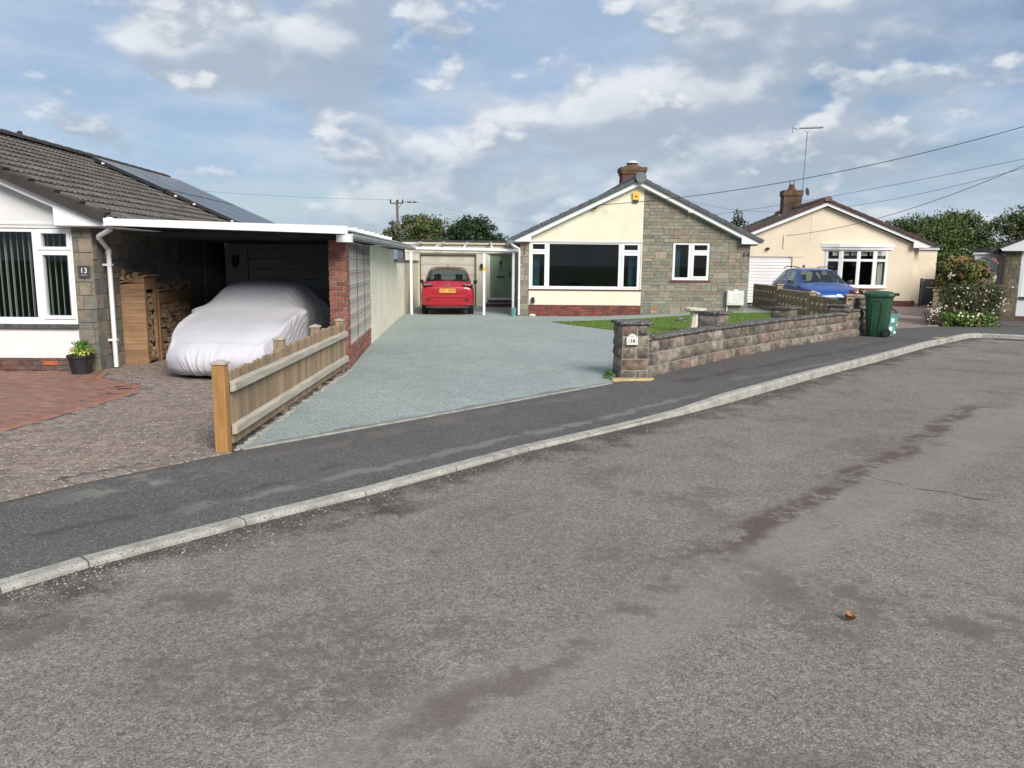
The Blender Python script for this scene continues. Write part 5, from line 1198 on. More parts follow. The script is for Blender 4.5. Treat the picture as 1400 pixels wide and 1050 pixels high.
pier(5.93, 16.28, .40, .80, R(48), 4); rock_run(gw, (5.6, 15.78), (7.85, 18.12), -.05, .545, .22, 3)
pier(7.93, 18.32, .38, .76, R(46), 4); rock_run(gw, (7.85, 18.12), (8.55, 18.82), -.05, .60, .24, 3)
ew = thing('end_wall', 'higher stone wall end with rounded stones next to the green bin', 'wall', (0, 0, 0))
rock_run(ew, (8.20, 18.78), (9.0, 19.55), -.02, .86, .28, 5, both=False, ends=True)
mb = MB(); dd = Vector((math.cos(R(10)), math.sin(R(10)), 0)); nn = Vector((dd.y, -dd.x, 0))
ctr = Vector((1.72, 11.20, 0))+nn*.095
pw = .085; prof = [(-pw, .50), (pw, .50), (pw, .605), (pw*.72, .625), (pw*.35, .655), (0, .66), (-pw*.35, .655), (-pw*.72, .625), (-pw, .605)]
vs = [tuple(ctr+dd*x+nn*o_+Vector((0, 0, z))) for o_ in (-.03, .012) for x, z in prof]; n = len(prof)
mb.add(vs, [tuple(range(n)), tuple(range(2*n-1, n-1, -1))]+[(i, i+n, (i+1) % n+n, (i+1) % n) for i in range(n)]); plq = mb.build('number_plaque', METER, gw)
text('14', .075, BLACKP, plq, tuple(ctr+nn*.013+Vector((0, 0, .553))), rot=(math.pi/2, 0, R(10)), bold=.002)
mb = MB()
for s_ in (-1, 1):
    for k in range(3): c_ = ctr+dd*s_*(.058+.006*(k % 2))+nn*.014+Vector((0, 0, .53+k*.02)); mb.cbox(c_, (.012, .003, .009), R(10), ry=.5*s_)
for k in range(5): c_ = ctr+dd*(-.028+k*.014)+nn*.014+Vector((0, 0, .618+(.008 if k in (1, 2, 3) else 0))); mb.cbox(c_, (.009, .003, .009), R(10))
mb.build('flower_motif', GUTTER, plq)
mb = MB(); mb.slab([(1.44, 10.86), (2.0, 10.95), (2.08, 11.1), (1.42, 11.05)], -.02, .025); o = mb.build('cement_haunch', pm('sandy cement', (.52, .40, .20), (.40, .30, .16), 8, .95, .004, 40), bevel=.015); struct(o)
mb = MB(); rq = random.Random(5); leaves(mb, [(1.42+rq.uniform(-.05, .05), 11.15+rq.uniform(-.2, .3), .05, .05, .07, .05) for _ in range(9)], 24, .02, [(.06, .14, .025), (.09, .18, .04)], rq, up=.7)
o = mb.build('weed_tuft', LEAF); tag(o, 'green weed tuft at the foot of the end pier by the driveway', 'weed')

# pierced block wall (along the side boundary, seen from the left)
pwall = thing('pierced_block_wall', 'weathered pierced pattern block wall with posts in front of the blue car', 'wall', (0, 0, 0))
def pierced(p0, p1, z0, z1):
    a, b = Vector(p0), Vector(p1); d = (b-a).normalized(); n_ = Vector((d.y, -d.x)); ln = (b-a).length; bw_ = .40; nb = max(1, round(ln/bw_)); bw_ = ln/nb; nr = max(1, round((z1-z0)/.30)); bh = (z1-z0)/nr
    mb = MB()
    def P3(u, z, o_): q = a+d*u+n_*o_; return (q.x, q.y, z)
    for i in range(nb):
        for j in range(nr):
            cu, cz = (i+.5)*bw_, z0+(j+.5)*bh; hw, hh = bw_/2-.003, bh/2-.003
            fr_ = .022
            for (ua, ub, za, zb_) in ((-hw, hw, -hh, -hh+fr_), (-hw, hw, hh-fr_, hh), (-hw, -hw+fr_, -hh+fr_, hh-fr_), (hw-fr_, hw, -hh+fr_, hh-fr_)):
                mb.box(cu+ua, cu+ub, -.07, .07, cz+za, cz+zb_, mp=lambda x, y, z: P3(x, z, y))
            for (sx, sz) in ((0, 0),):       # petals
                m1, m2 = hw*.5*sx, hh*.5*sz; pts_ = []
                for k in range(8): an = k*math.pi/4; pts_.append((cu+m1+math.cos(an)*hw*.93, cz+m2+math.sin(an)*hh*.93))
                inn = [(cu+m1+math.cos(k*math.pi/4)*hw*.60, cz+m2+math.sin(k*math.pi/4)*hh*.60) for k in range(8)]
                vs = [P3(u, z, o_) for o_ in (-.062, .062) for (u, z) in pts_+inn]; fs = []
                for k in range(8): k2 = (k+1) % 8; fs += [(k, k2, 8+k2, 8+k), (16+k, 24+k, 24+k2, 16+k2), (k, 16+k, 16+k2, k2), (8+k, 8+k2, 24+k2, 24+k)]
                mb.add(vs, fs)
    o = mb.build('pierced_panel', LATTICE, pwall); mb = MB(); mb.box(0, ln, -.065, .065, z1+.002, z1+.05, mp=lambda x, y, z: P3(x, z, y)); mb.build('panel_coping', LATTICE, o, bevel=.008)
    return o
pierced((8.95, 28.6), (8.74, 25.55), .15, .95); pierced((8.72, 25.25), (8.50, 22.1), .10, .87); pierced((8.48, 21.9), (8.24, 18.95), .0, .80)
for (x, y, h) in ((8.73, 25.4, 1.03), (8.49, 22.0, .90), (8.20, 18.86, .95)):
    mb = MB(); mb.box(x-.09, x+.09, y-.09, y+.09, 0, h); p = mb.build('wall_post', LATTICE, pwall, bevel=.01); mb = MB(); mb.box(x-.12, x+.12, y-.12, y+.12, h+.001, h+.04); mb.build('post_cap', LATTICE, p, bevel=.01)

# ================================================================== BINS, BOXES
bn_ = thing('wheelie_bin', 'tall dark green wheelie bin with domed lid at the end of the stone wall', 'bin', (8.80, 18.55, 0), R(-24))
# local x = from front (-) to wheels/handle side (+)
mb = MB(); lv = [(0, .215, .19), (.03, .235, .21), (.45, .27, .235), (.80, .295, .255), (.96, .31, .27)]; n = 24; vs = []
def rrect(hx, hy, rr, n=24, c=(0, 0)):
    out = []
    for k in range(n):
        a = 2*math.pi*k/n; sx, sy = math.cos(a), math.sin(a); p = 5; q = (abs(sx)**p+abs(sy)**p)**(-1/p); out.append((c[0]+sx*q*hx, c[1]+sy*q*hy))
    return out
for z, hx, hy in lv: vs += [(x+.0*z, y, z) for x, y in rrect(hx, hy, .05)]
mb.add(vs, [(i*n+k, i*n+(k+1) % n, (i+1)*n+(k+1) % n, (i+1)*n+k) for i in range(4) for k in range(n)]+[tuple(range(n-1, -1, -1))]); bd = mb.build('body', BIN, bn_, smooth=True)
mb = MB(); vs = []
for z, k_ in ((.95, 1.04), (.985, 1.07), (1.0, 1.06)): vs += [(x, y, z) for x, y in rrect(.32*k_, .28*k_, .05)]
mb.add(vs, [(i*n+k, i*n+(k+1) % n, (i+1)*n+(k+1) % n, (i+1)*n+k) for i in range(2) for k in range(n)]+[tuple(range(n-1, -1, -1)), tuple(2*n+k for k in range(n))]); mb.build('rim', BIN, bd)
mb = MB(); vs = []
for z, k_ in ((1.001, 1.06), (1.03, 1.04), (1.065, .86), (1.085, .55), (1.09, .1)): vs += [(x-.0, y, z) for x, y in rrect(.33*k_, .285*k_, .05)]
mb.add(vs, [(i*n+k, i*n+(k+1) % n, (i+1)*n+(k+1) % n, (i+1)*n+k) for i in range(4) for k in range(n)]+[tuple(range(n-1, -1, -1)), tuple(4*n+k for k in range(n))]); mb.build('lid', BIN, bn_, smooth=False)
mb = MB(); mb.tube([(.40, -.24, 1.02), (.42, .24, 1.02)], .022, 8)
for yy in (-.2, -.02, .2): mb.cbox((.37, yy, 1.01), (.09, .035, .05))
mb.build('handle', BLACKP, bn_)
mb = MB()
for a, b in ((-.16, -.02), ): 
    mb.tube([(-.13, -.228, .06), (-.14, -.262, .80), (-.10, -.266, .86), (.02, -.266, .86), (.06, -.262, .80), (.03, -.228, .06)], .010, 6)
mb.build('rib', BIN, bd)
for yy in (-.25, .25):
    mb = MB(); mb.tube([(.20, yy-.03, .10), (.20, yy+.03, .10)], .10, 18); w_ = mb.build('wheel', BLACK, bn_, bevel=.01); mb = MB(); mb.tube([(.20, yy-.035, .10), (.20, yy-.031, .10)], .045, 12); mb.build('hub', BLACKP, w_)
mb = MB(); mb.tube([(.20, -.22, .10), (.20, .22, .10)], .015, 6); mb.build('axle', STEEL, bn_)
def rbox(z0, lab, x, y, rz):
    t = thing('recycling_box', lab, 'box', (x, y, z0), rz, 'turquoise recycling boxes by the bin')
    mb = MB(); vs = []
    for z, hx, hy in ((0, .20, .14), (.30, .25, .185), (.30, .27, .20), (.33, .27, .20), (.33, .245, .18), (.02, .19, .13)): vs += [(a, b, z) for a, b in rrect(hx, hy, .05)]
    mb.add(vs, [(i*n+k, i*n+(k+1) % n, (i+1)*n+(k+1) % n, (i+1)*n+k) for i in range(5) for k in range(n)]+[tuple(range(n-1, -1, -1)), tuple(5*n+k for k in range(n))]); o = mb.build('tub', TEALP, t)
    mb = MB(); mb.box(-.04, .06, -.186, -.172, .12, .22); mb.box(.10, .17, -.18, -.168, .05, .11); mb.build('sticker', STICK, o)
rbox(.0, 'lower turquoise recycling box of the stack behind the green bin', 9.14, 18.86, R(14)); rbox(.20, 'upper turquoise recycling box of the stack, holding dark bags', 9.17, 18.87, R(18))
mb = MB(); rq = random.Random(2); vs = []; n_ = 14
for i in range(8):
    ph = i/7*math.pi
    for k in range(n_): th = 2*math.pi*k/n_; r_ = math.sin(ph)*(1+.25*mnoise.noise(Vector((math.cos(th)*2, math.sin(th)*2, ph*2)))); vs.append((.22*r_*math.cos(th), .16*r_*math.sin(th), .66-.15*math.cos(ph)+.03*mnoise.noise(Vector((th*3, ph*4, 1)))))
mb.add(vs, [(i*n_+k, i*n_+(k+1) % n_, (i+1)*n_+(k+1) % n_, (i+1)*n_+k) for i in range(7) for k in range(n_)])
o = mb.build('rubbish_bag', pm('brown black bag', (.05, .03, .028), (.03, .022, .022), 9, .5, .01, 14), loc=(9.2, 18.88, -.12), smooth=True); tag(o, 'crumpled dark brown bag lying in the turquoise recycling box', 'bag')

# ================================================================== LAWN ORNAMENTS
bb = thing('bird_bath', 'small cream stone bird bath on the lawn behind the garden wall', 'bird bath', (4.50, 19.0, .01))
mb = MB(); mb.lathe([(.20, 0), (.20, .06), (.14, .09), (.11, .42), (.13, .50)], (0, 0, 0), 8); mb.build('pedestal', BATH, bb); mb = MB(); mb.lathe([(.13, .50), (.27, .55), (.27, .60), (.23, .60), (.20, .56), (.01, .55)], (0, 0, 0), 14); mb.build('bowl', BATH, bb)
mb = MB(); vs = []
for i in range(6):
    ph = i/5*math.pi/2
    for k in range(12): th = 2*math.pi*k/12; q_ = 1+.25*mnoise.noise(Vector((math.cos(th), math.sin(th), ph))); vs.append((.19*math.cos(ph)*math.cos(th)*q_, .12*math.cos(ph)*math.sin(th)*q_, .10*math.sin(ph)))
mb.add(vs, [(i*12+k, i*12+(k+1) % 12, (i+1)*12+(k+1) % 12, (i+1)*12+k) for i in range(5) for k in range(12)])
o = mb.build('ornament_stone', COPING, loc=(4.85, 22.0, .08), smooth=True); tag(o, 'dark rounded stone lying on the lawn left of the bird bath', 'stone')

# ================================================================== HOUSE 15
h15 = thing('bungalow', 'peach cream bungalow with brown roof, bow window and tall chimney on the right', 'house', (16.2, 33, 0), R(-6))
S15 = .412; a15 = -3.0; zr15 = lambda x: 4.40-abs(x-a15)*S15
BW = (-2.85, -.35, .82, 2.37)
mb = MB(); holed(mb, -6.9, .74, .24, 2.5, 0, .28, [(-6.1, -4.23, .24, 2.05), BW]); mb.prism([(-6.9, 2.5), (.74, 2.5), (.74, 2.62), (a15, 4.18), (-6.9, 2.58)], 0, .28)
mb.box(-4.35, -3.8, -.02, -.001, 2.05, 2.11); mb.box(.46, .741, -.03, .28, .24, 2.6) if False else None
mb.build('wall', CREAM2, h15)
mb = MB(); mb.box(.74, 1.05, .35, 9, .24, 2.45); mb.box(1.05, 2.9, 3.0, 9, 0, 2.45); mb.box(-6.9, -6.6, .28, 9, 0, 2.5); mb.box(-6.9, .74, 8.8, 9.0, 0, 2.5); mb.build('side_wall', CREAM2, h15)
mb = MB(); holed(mb, -6.9, .745, 0, .24, .0, .28, [(-6.1, -4.23, 0, .24)]); mb.box(.745, 1.055, .345, 9, 0, .24); mb.build('plinth', pm('dark brick plinth', (.16, .06, .05), (.11, .045, .04), 12, .9), h15)
mb = MB()
for k in range(15): mb.box(-6.1, -4.23, .06+.0, .10, .05+k*.135, .05+k*.135+.128)
mb.build('roller_door', GDOORW, h15, bevel=.015)
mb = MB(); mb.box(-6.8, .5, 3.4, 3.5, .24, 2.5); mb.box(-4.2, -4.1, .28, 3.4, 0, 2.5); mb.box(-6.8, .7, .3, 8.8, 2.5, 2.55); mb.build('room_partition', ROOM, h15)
# bow window: four facets
bwn = MB(); ux = [-2.88, -2.28, -1.60, -.92, -.32]; dyy = [-.02, -.24, -.32, -.24, -.02]
fr = MB(); panes = []
for i in range(4):
    a, b = Vector((ux[i], dyy[i])), Vector((ux[i+1], dyy[i+1])); d = (b-a).normalized(); L_ = (b-a).length; nn = Vector((-d.y, d.x))
    tmp = MB(); m_ = .075 if i in (1, 2) else .11
    ps = [(m_, L_-m_, .90, 1.88), (m_, L_-m_, 1.98, 2.30)]
    holed(tmp, 0, L_, .82, 2.37, 0, .06, ps)
    fr.add([(a.x+d.x*x+nn.x*y, a.y+d.y*x+nn.y*y, z) for x, y, z in tmp.v], tmp.f)
    panes.append((a, d, nn, ps))
bwin = fr.build('bow_window', WHITE, h15)
for a, d, nn, ps in panes:
    for p in ps:
        g_ = MB(); g_.add([(a.x+d.x*u+nn.x*.03, a.y+d.y*u+nn.y*.03, z) for u, z in ((p[0]-.005, p[2]-.005), (p[1]+.005, p[2]-.005), (p[1]+.005, p[3]+.005), (p[0]-.005, p[3]+.005))], [(0, 1, 2, 3)]); g_.build('pane', GLASS, bwin)
mb = MB(); mb.slab([(-3.08, -.0), (-2.4, -.30), (-1.6, -.42), (-.8, -.30), (-.12, -.0)], 2.371, 2.47); mb.slab([(-3.12, -.0), (-2.42, -.35), (-1.6, -.48), (-.78, -.35), (-.08, -.0)], 2.47, 2.62); mb.build('canopy', WHITE, bwin)
mb = MB(); mb.slab([(-2.95, -.0), (-2.3, -.29), (-1.6, -.38), (-.9, -.29), (-.25, -.0)], .76, .819); mb.build('window_sill', WHITE, bwin)
mb = MB()
for i in range(3): mb.box(-2.6+i*.75, -1.95+i*.75, -.10, -.07, 2.12, 2.32)
mb.build('roman_blind', LINEN, bwin)
mb = MB()
for k in range(7): mb.tube([(-.68+k*.03, .06+.012*(k % 2), .9), (-.68+k*.03, .06+.012*(k % 2), 2.3)], .02, 5)
mb.build('curtain', LINEN, bwin)
for side in (1, -1):
    c15, s15 = math.cos(math.atan(S15)), math.sin(math.atan(S15))
    mp = (lambda a, b, n: (a15+4.42-b*c15+n*s15, a, zr15(a15+4.42)+b*s15+n*c15)) if side == 1 else (lambda a, b, n: (a15-4.42+b*c15-n*s15, a, zr15(a15+4.42)+b*s15+n*c15))
    mb = MB(); tiles(mb, mp, 9.6, 4.42/c15, .33, .30, .025, .03, [(1, 1, 1)], random.Random(3), 6, a0=-.2); mb.build('roof_slope', MOSSY, h15)
    mb = MB()
    for k in range(14):
        b = k*.34; q = [mp(-.28, b, -.06), mp(-.28, b+.34, -.06), mp(-.28, b+.34, .06), mp(-.28, b, .08), mp(-.1, b, -.0), mp(-.1, b+.34, -.0), mp(-.1, b+.34, .065), mp(-.1, b, .085)]
        mb.add(q, [(0, 1, 2, 3), (4, 7, 6, 5), (3, 2, 6, 7), (0, 3, 7, 4), (1, 5, 6, 2), (0, 4, 5, 1)])
    mb.build('verge_tile', BROWNT, h15, bevel=.01)
mb = MB(); mb.prism([(a15-4.38, zr15(a15-4.38)-.03), (a15, zr15(a15)-.03), (a15+4.38, zr15(a15+4.38)-.03), (a15+4.38, zr15(a15+4.38)-.005), (a15, zr15(a15)-.005), (a15-4.38, zr15(a15-4.38)-.005)], -.1, 9.3); mb.build('roof_deck', FELT, h15)
mb = MB()
for k in range(20):
    y0 = -.33+k*.46; pr = [(math.cos(R(q))*.15, math.sin(R(q))*.14) for q in range(-30, 211, 24)]; n = len(pr)
    vs = [(a15+x, yy, 4.42+z+dz_) for yy, dz_ in ((y0, .012), (y0+.45, 0)) for x, z in pr]; mb.add(vs, [(i, i+n, i+n+1, i+1) for i in range(n-1)]+[tuple(range(n)), tuple(range(2*n-1, n-1, -1))])
mb.build('ridge_tile', pm('pink brown ridge', (.22, .12, .10), (.15, .09, .08), 9, .85), h15)
mb = MB(); zb5 = lambda x: 4.34-abs(x-a15)*S15
for a, b in ((-7.3, a15), (a15, .60)): mb.prism([(a, zb5(a)-.155), (b, zb5(b)-.155), (b, zb5(b)), (a, zb5(a))], -.21, -.175)
mb.prism([(.60, 2.47), (1.15, 2.47), (1.38, zb5(1.38)), (.60, zb5(.60))], -.225, -.18); mb.box(.60, 1.15, -.18, .35, 2.455, 2.47)
mb.box(1.05, 2.95, 2.9, 2.93, 2.46, 2.60); mb.box(1.12, 1.2, 0, 9, 2.45, 2.56); mb.build('bargeboard', WHITE, h15)
mb = MB(); mb.box(.9, 3.05, 2.8, 9, 2.60, 2.68); mb.build('flat_roof', FELT, h15)
ch = MB(); ch.box(-3.6, -2.75, 5.0, 5.7, 3.5, 5.3); chm = ch.build('chimney', MORTARD, h15)
CH2 = [(.14, .085, .055), (.17, .11, .07), (.11, .07, .05)]; mb = MB()
masonry(mb, -3.61, -2.74, 3.5, 5.3, lambda u, z, p: (u, 5.0-p, z), .075, (.225, .225), CH2, r14, .012, .012, bond=1); masonry(mb, 4.99, 5.71, 3.5, 5.3, side_mp(-3.60, -1), .075, (.225, .225), CH2, r14, .012, .012, bond=1); mb.build('brickwork', BRICK, chm)
mb = MB(); mb.box(-3.65, -2.70, 4.95, 5.75, 5.05, 5.30); mb.build('chimney_cap', MATS['mossy cap brick'], chm); mb = MB(); mb.lathe([(.24, 0), (.20, .10)], (-3.18, 5.35, 5.30), 10); mb.lathe([(.16, 0), (.13, .22)], (-3.18, 5.35, 5.38), 10)
mb.tube([(-3.27, 5.35, 5.5), (-3.27, 5.35, 5.78)], .02, 5); mb.tube([(-3.09, 5.35, 5.5), (-3.09, 5.35, 5.78)], .02, 5); mb.build('chimney_pot', POTM, chm)
mb = MB(); mb.box(-3.85, -2.75, 4.7, 4.95, 3.9, 4.12); mb.build('flashing', METER, chm)
mb = MB(); mb.lathe([(.09, 0), (.09, .05), (.03, .08)], (-5.3, -.06, 2.36), 10); mb.build('wall_lamp', BLACKP, h15)
mb = MB(); mb.box(-3.55, -3.53, -.012, -.001, 2.7, 3.75); mb.box(-4.66, -4.62, -.04, -.001, 2.4, 2.95); mb.build('conduit', CREAM2, h15)
ae = thing('tv_aerial', 'tall thin television aerial on the far bungalow chimney', 'aerial', (13.8, 37.8, 4.6))
mb = MB(); mb.tube([(0, 0, 0), (.06, 0, 3.35)], .022, 6); mb.build('mast', STEEL, ae)
mb = MB(); mb.tube([(-.62, -.05, 3.47), (.80, .15, 3.55)], .02, 5); mb.tube([(-.1, 0, 3.40), (.06, 0, 3.34), (.25, 0, 3.42)], .012, 5); mb.build('boom', STEEL, ae)
mb = MB()
for k in range(13): x = -.32+k*.09; mb.tube([(x, -.16, 3.49+k*.005), (x, .16, 3.49+k*.005)], .014, 4); mb.tube([(x, 0, 3.45+k*.005), (x, 0, 3.57+k*.005)], .013, 4)
mb.tube([(-.62, 0, 3.28), (-.66, 0, 3.40), (-.62, 0, 3.48), (-.66, 0, 3.56), (-.58, 0, 3.68)], .014, 4); mb.cbox((-.40, 0, 3.48), (.10, .10, .08)); mb.build('director', STEEL, ae)
mb = MB(); mb.lathe([(.0, 0), (.16, .03), (.2, .08)], (0, 0, 0), 12); o = mb.build('satellite_dish', BLACKP, ae, loc=(.12, -.2, .55)); o.rotation_euler = (R(80), 0, R(50))

# gate, pier, flower pot by far house
gt = thing('garden_gate', 'charcoal boarded gate with small sign beside the peach bungalow', 'gate', (17.62, 33.4, 0), R(-8))
mb = MB()
for k in range(8): mb.box(.02+k*.098, .112+k*.098, 0, .03, .04, 1.10+.012*k)
mb.build('board', DKGREY, gt); mb = MB(); mb.box(-.03, .84, -.01, .05, 1.11, 1.17); mb.box(-.06, .0, -.01, .06, 0, 1.2); mb.box(.82, .9, -.01, .06, 0, 1.25); mb.build('frame', DKGREY, gt)
mb = MB(); mb.box(.15, .55, -.012, -.002, .74, .86); sg = mb.build('sign', BLACKP, gt); mb = MB()
for k in range(8): mb.box(.185+k*.042, .212+k*.042, -.015, -.0125, .785, .815)
mb.build('sign_marks', WPLATE, sg)
mb = MB(); mb.tube([(.0, -.03, 1.0), (-.07, -.05, .93), (.0, -.03, .85)], .015, 6); mb.build('latch', BLACKP, gt)
gp = thing('gate_pier', 'weathered sandstone pier half hidden by the flowering shrub', 'pier', (14.45, 26.2, 0), R(-28))
mb = MB(); mb.box(-.17, .17, -.17, .17, 0, .86)
for k in range(5): mb.box(-.185, .185, -.185, .185, .01+k*.172, .16+k*.172)
mb.build('shaft', SANDP, gp, bevel=.01); mb = MB(); mb.box(-.22, .22, -.22, .22, .862, .93); mb.build('cap', SANDP, gp, bevel=.012)
lw = thing('low_wall', 'low sandstone wall running back from the flowering shrub', 'wall', (0, 0, 0))
mb = MB(); mb.slab([(12.35, 22.5), (12.6, 22.4), (14.5, 26.0), (14.3, 26.1)], 0, .33); mb.build('wall_core', SANDP, lw, bevel=.02)
fp = thing('flower_pot', 'pot of red and white flowers on the wall behind the bin', 'plant pot', (8.92, 20.1, .0))
mb = MB(); mb.lathe([(.13, .0), (.13, .80), (.18, .82), (.18, .95)], (0, 0, 0), 10); mb.build('stand', LATTICE, fp); mb = MB(); rq = random.Random(9)
leaves(mb, [(rq.uniform(-.16, .16), rq.uniform(-.12, .12), 1.00+rq.uniform(-.06, .08), .09, .09, .07) for _ in range(12)], 22, .035, [(.16, .04, .025), (.24, .06, .04), (.10, .05, .03)], rq); mb.build('foliage', LEAF, fp)
mb = MB(); leaves(mb, [(rq.uniform(-.05, .20), rq.uniform(-.15, .05), .97+rq.uniform(-.12, .10), .07, .07, .06) for _ in range(9)], 12, .035, [(.8, .8, .76)], rq); o = mb.build('flower', PETAL, fp); o['kind'] = 'stuff'

# ================================================================== RIGHT HOUSE
h16 = thing('bungalow', 'partly seen stone and white bungalow at the right edge with black downpipe', 'house', (15.64, 24.74, 0), R(-30))
WR = (.52, 2.6, .78, 2.12)
mb = MB(); holed(mb, .42, 7.6, .16, 2.2, 0, .28, [WR]); mb.prism([(.0, 2.2), (7.6, 2.2), (7.6, 2.3), (3.8, 4.0), (.0, 2.25)], .0, .28); mb.box(7.3, 7.6, .28, 9, 0, 2.2); mb.box(0.3, 7.6, 8.8, 9, 0, 2.2); mb.build('wall', WHITEP, h16)
mb = MB(); mb.box(0.012, .42, .012, .28, 0, 2.2); mb.box(.012, .3, .28, 9, 0, 2.2); mb.box(.42, 7.6, .012, .28, 0, .159); mb.build('mortar_core', MORTAR, h16)
mb = MB(); S16 = [(.20, .165, .105), (.17, .14, .09), (.23, .19, .125), (.15, .13, .09)]
masonry(mb, 0, .42, 0, 2.2, lambda u, z, p: (u, .012-p, z), [.14, .15], (.16, .26), S16, random.Random(3), .012, .014); masonry(mb, 0, 9, 0, 2.2, side_mp(.012, -1), [.14, .15], (.2, .4), S16, random.Random(3), .012, .014); mb.build('stone_facing', STONE, h16)
mb = MB(); masonry(mb, .42, 7.6, 0, .16, lambda u, z, p: (u, .008-p, z), .078, (.225, .225), [(.18, .07, .055)], random.Random(3), .01, .01, bond=1); mb.build('brick_plinth', BRICK, h16)
window(h16, *WR, [(.66, 1.4, .90, 2.04), (1.5, 2.5, .90, 2.04)], .02); mb = MB(); mb.box(.46, 2.66, -.04, .02, .69, .775); mb.build('window_sill', DARKSILL, h16, bevel=.006)
mb = MB(); mb.box(.45, 2.6, .34, .36, .8, 2.1); mb.build('curtain', LINEN, h16)
mb = MB(); zz = lambda x: 2.42+x*.45 if x < 3.8 else 2.42+3.8*.45-(x-3.8)*.45
mb.prism([(-.22, zz(-.22)-.06), (-.22, zz(-.22)), (3.8, zz(3.8)), (7.9, zz(7.9)), (7.9, zz(7.9)-.06), (3.8, zz(3.8)-.06)], -.25, 9.3); mb.build('roof', FELT, h16)
mb = MB(); mb.prism([(-.12, 2.2), (.62, 2.2), (.62, zz(.62)-.07), (-.18, zz(-.18)-.07)], -.22, -.18); mb.prism([(.62, zz(.62)-.24), (3.8, zz(3.8)-.24), (3.8, zz(3.8)-.07), (.62, zz(.62)-.07)], -.22, -.18); mb.box(-.12, .62, -.18, 0, 2.19, 2.2); mb.build('bargeboard', WHITE, h16)
mb = MB(); mb.tube([(-.24, -.2, 2.28), (-.24, 9, 2.28)], .06, 8); mb.tube([(-.24, -.12, 2.24), (-.24, -.1, 2.18), (-.05, -.05, 2.04), (-.05, -.05, .05)], .036, 8); mb.build('downpipe', BLACKP, h16)
g16 = thing('garage', 'plain white rendered garage with black flat roof behind the flowering shrub', 'garage', (17.85, 30.1, 0), R(-30))
mb = MB(); mb.box(0, 2.2, 0, 5, 0, 2.18); mb.build('wall', WHITEP, g16); mb = MB(); mb.box(-.08, 2.2, -.06, 5.05, 2.181, 2.26); mb.build('fascia', WHITE, g16); mb = MB(); mb.box(-.1, 2.2, -.08, 5.1, 2.261, 2.40); mb.build('roof', FELT, g16)

# ================================================================== SHRUBS (right)
def shrub(name, label, cat, loc, clumps, n, size, cols, seed, flowers=None, stems=None):
    t = thing(name, label, cat, loc); r_ = random.Random(seed); mb = MB()
    leaves(mb, clumps(r_), n, size, cols, r_, up=.4); mb.build('foliage', LEAF, t)
    mb = MB()
    for k in range(14):
        a = r_.uniform(0, 6.28); q = stems or .5; mb.tube([(math.cos(a)*.08, math.sin(a)*.08, 0), (math.cos(a)*q*.5, math.sin(a)*q*.4, q*.8), (math.cos(a)*q, math.sin(a)*q*.7, q*1.6)], .012, 4, r1=.004)
    mb.build('stem', BARK, t)
    if flowers:
        mb = MB()
        for (x, y, z, s, c) in flowers(r_):
            for k in range(int(6)):
                a = k*math.pi/3+r_.uniform(-.2, .2); d = Vector((math.cos(a), -.45+.25*math.sin(a*2), math.sin(a))).normalized(); e = Vector((-math.sin(a), 0, math.cos(a)))
                p = Vector((x, y, z)); kk = r_.uniform(.85, 1.1); mb.add([p, p+d*s*.6-e*s*.35, p+d*s, p+d*s*.6+e*s*.35], [(0, 1, 2, 3)], tuple(q*kk for q in c))
            mb.add([(x-s*.2, y-.01, z), (x, y-.015, z-s*.2), (x+s*.2, y-.01, z), (x, y-.015, z+s*.2)], [(0, 1, 2, 3)], (.5, .4, .05) if s < .05 else c)
        o = mb.build('flower', PETAL, t); o['kind'] = 'stuff'
    return t
shrub('hydrangea_bush', 'rounded hydrangea bush with orange green leaves and faded pink heads, topmost', 'shrub', (13.42, 23.1, 0),
      lambda r_: [(max(-.62, min(.7, r_.gauss(0, .36))), r_.gauss(0, .26), 1.5+max(-.5, min(.36, r_.gauss(0, .24))), .17, .17, .14) for _ in range(80)]+[(r_.gauss(0, .38), r_.gauss(0, .3), r_.uniform(.3, 1.2), .22, .22, .2) for _ in range(50)], 60, .050,
      [(.085, .13, .03), (.13, .15, .035), (.20, .14, .04), (.06, .10, .03), (.17, .17, .05)], 4,
      lambda r_: [(x+r_.gauss(0, .045), y-abs(r_.gauss(0, .05)), z+r_.gauss(0, .04), .038, c) for (x, y, z, c) in [(r_.uniform(-.8, .75), -.40+r_.uniform(-.1, .2), r_.uniform(1.2, 1.98), r_.choice([(.30, .13, .15), (.34, .19, .12), (.30, .17, .13), (.50, .42, .38), (.24, .11, .12)])) for _ in range(13)] for _ in range(8)], stems=.6)
shrub('anemone_plant', 'tall airy plant with white and pale pink flowers in the middle of the border', 'shrub', (13.15, 22.3, 0),
      lambda r_: [(r_.uniform(-.62, .95), r_.uniform(-.25, .3), r_.uniform(.25, 1.12), .15, .15, .16) for _ in range(130)], 70, .028,
      [(.075, .095, .035), (.11, .115, .05), (.05, .085, .03), (.14, .12, .065), (.09, .085, .06)], 5,
      lambda r_: [(r_.uniform(-.6, .98), -.32+r_.uniform(-.14, .1), r_.uniform(.35, 1.25), r_.uniform(.016, .032), r_.choice([(.75, .72, .72), (.72, .56, .60), (.52, .34, .50), (.70, .62, .64)])) for _ in range(52)], stems=.7)
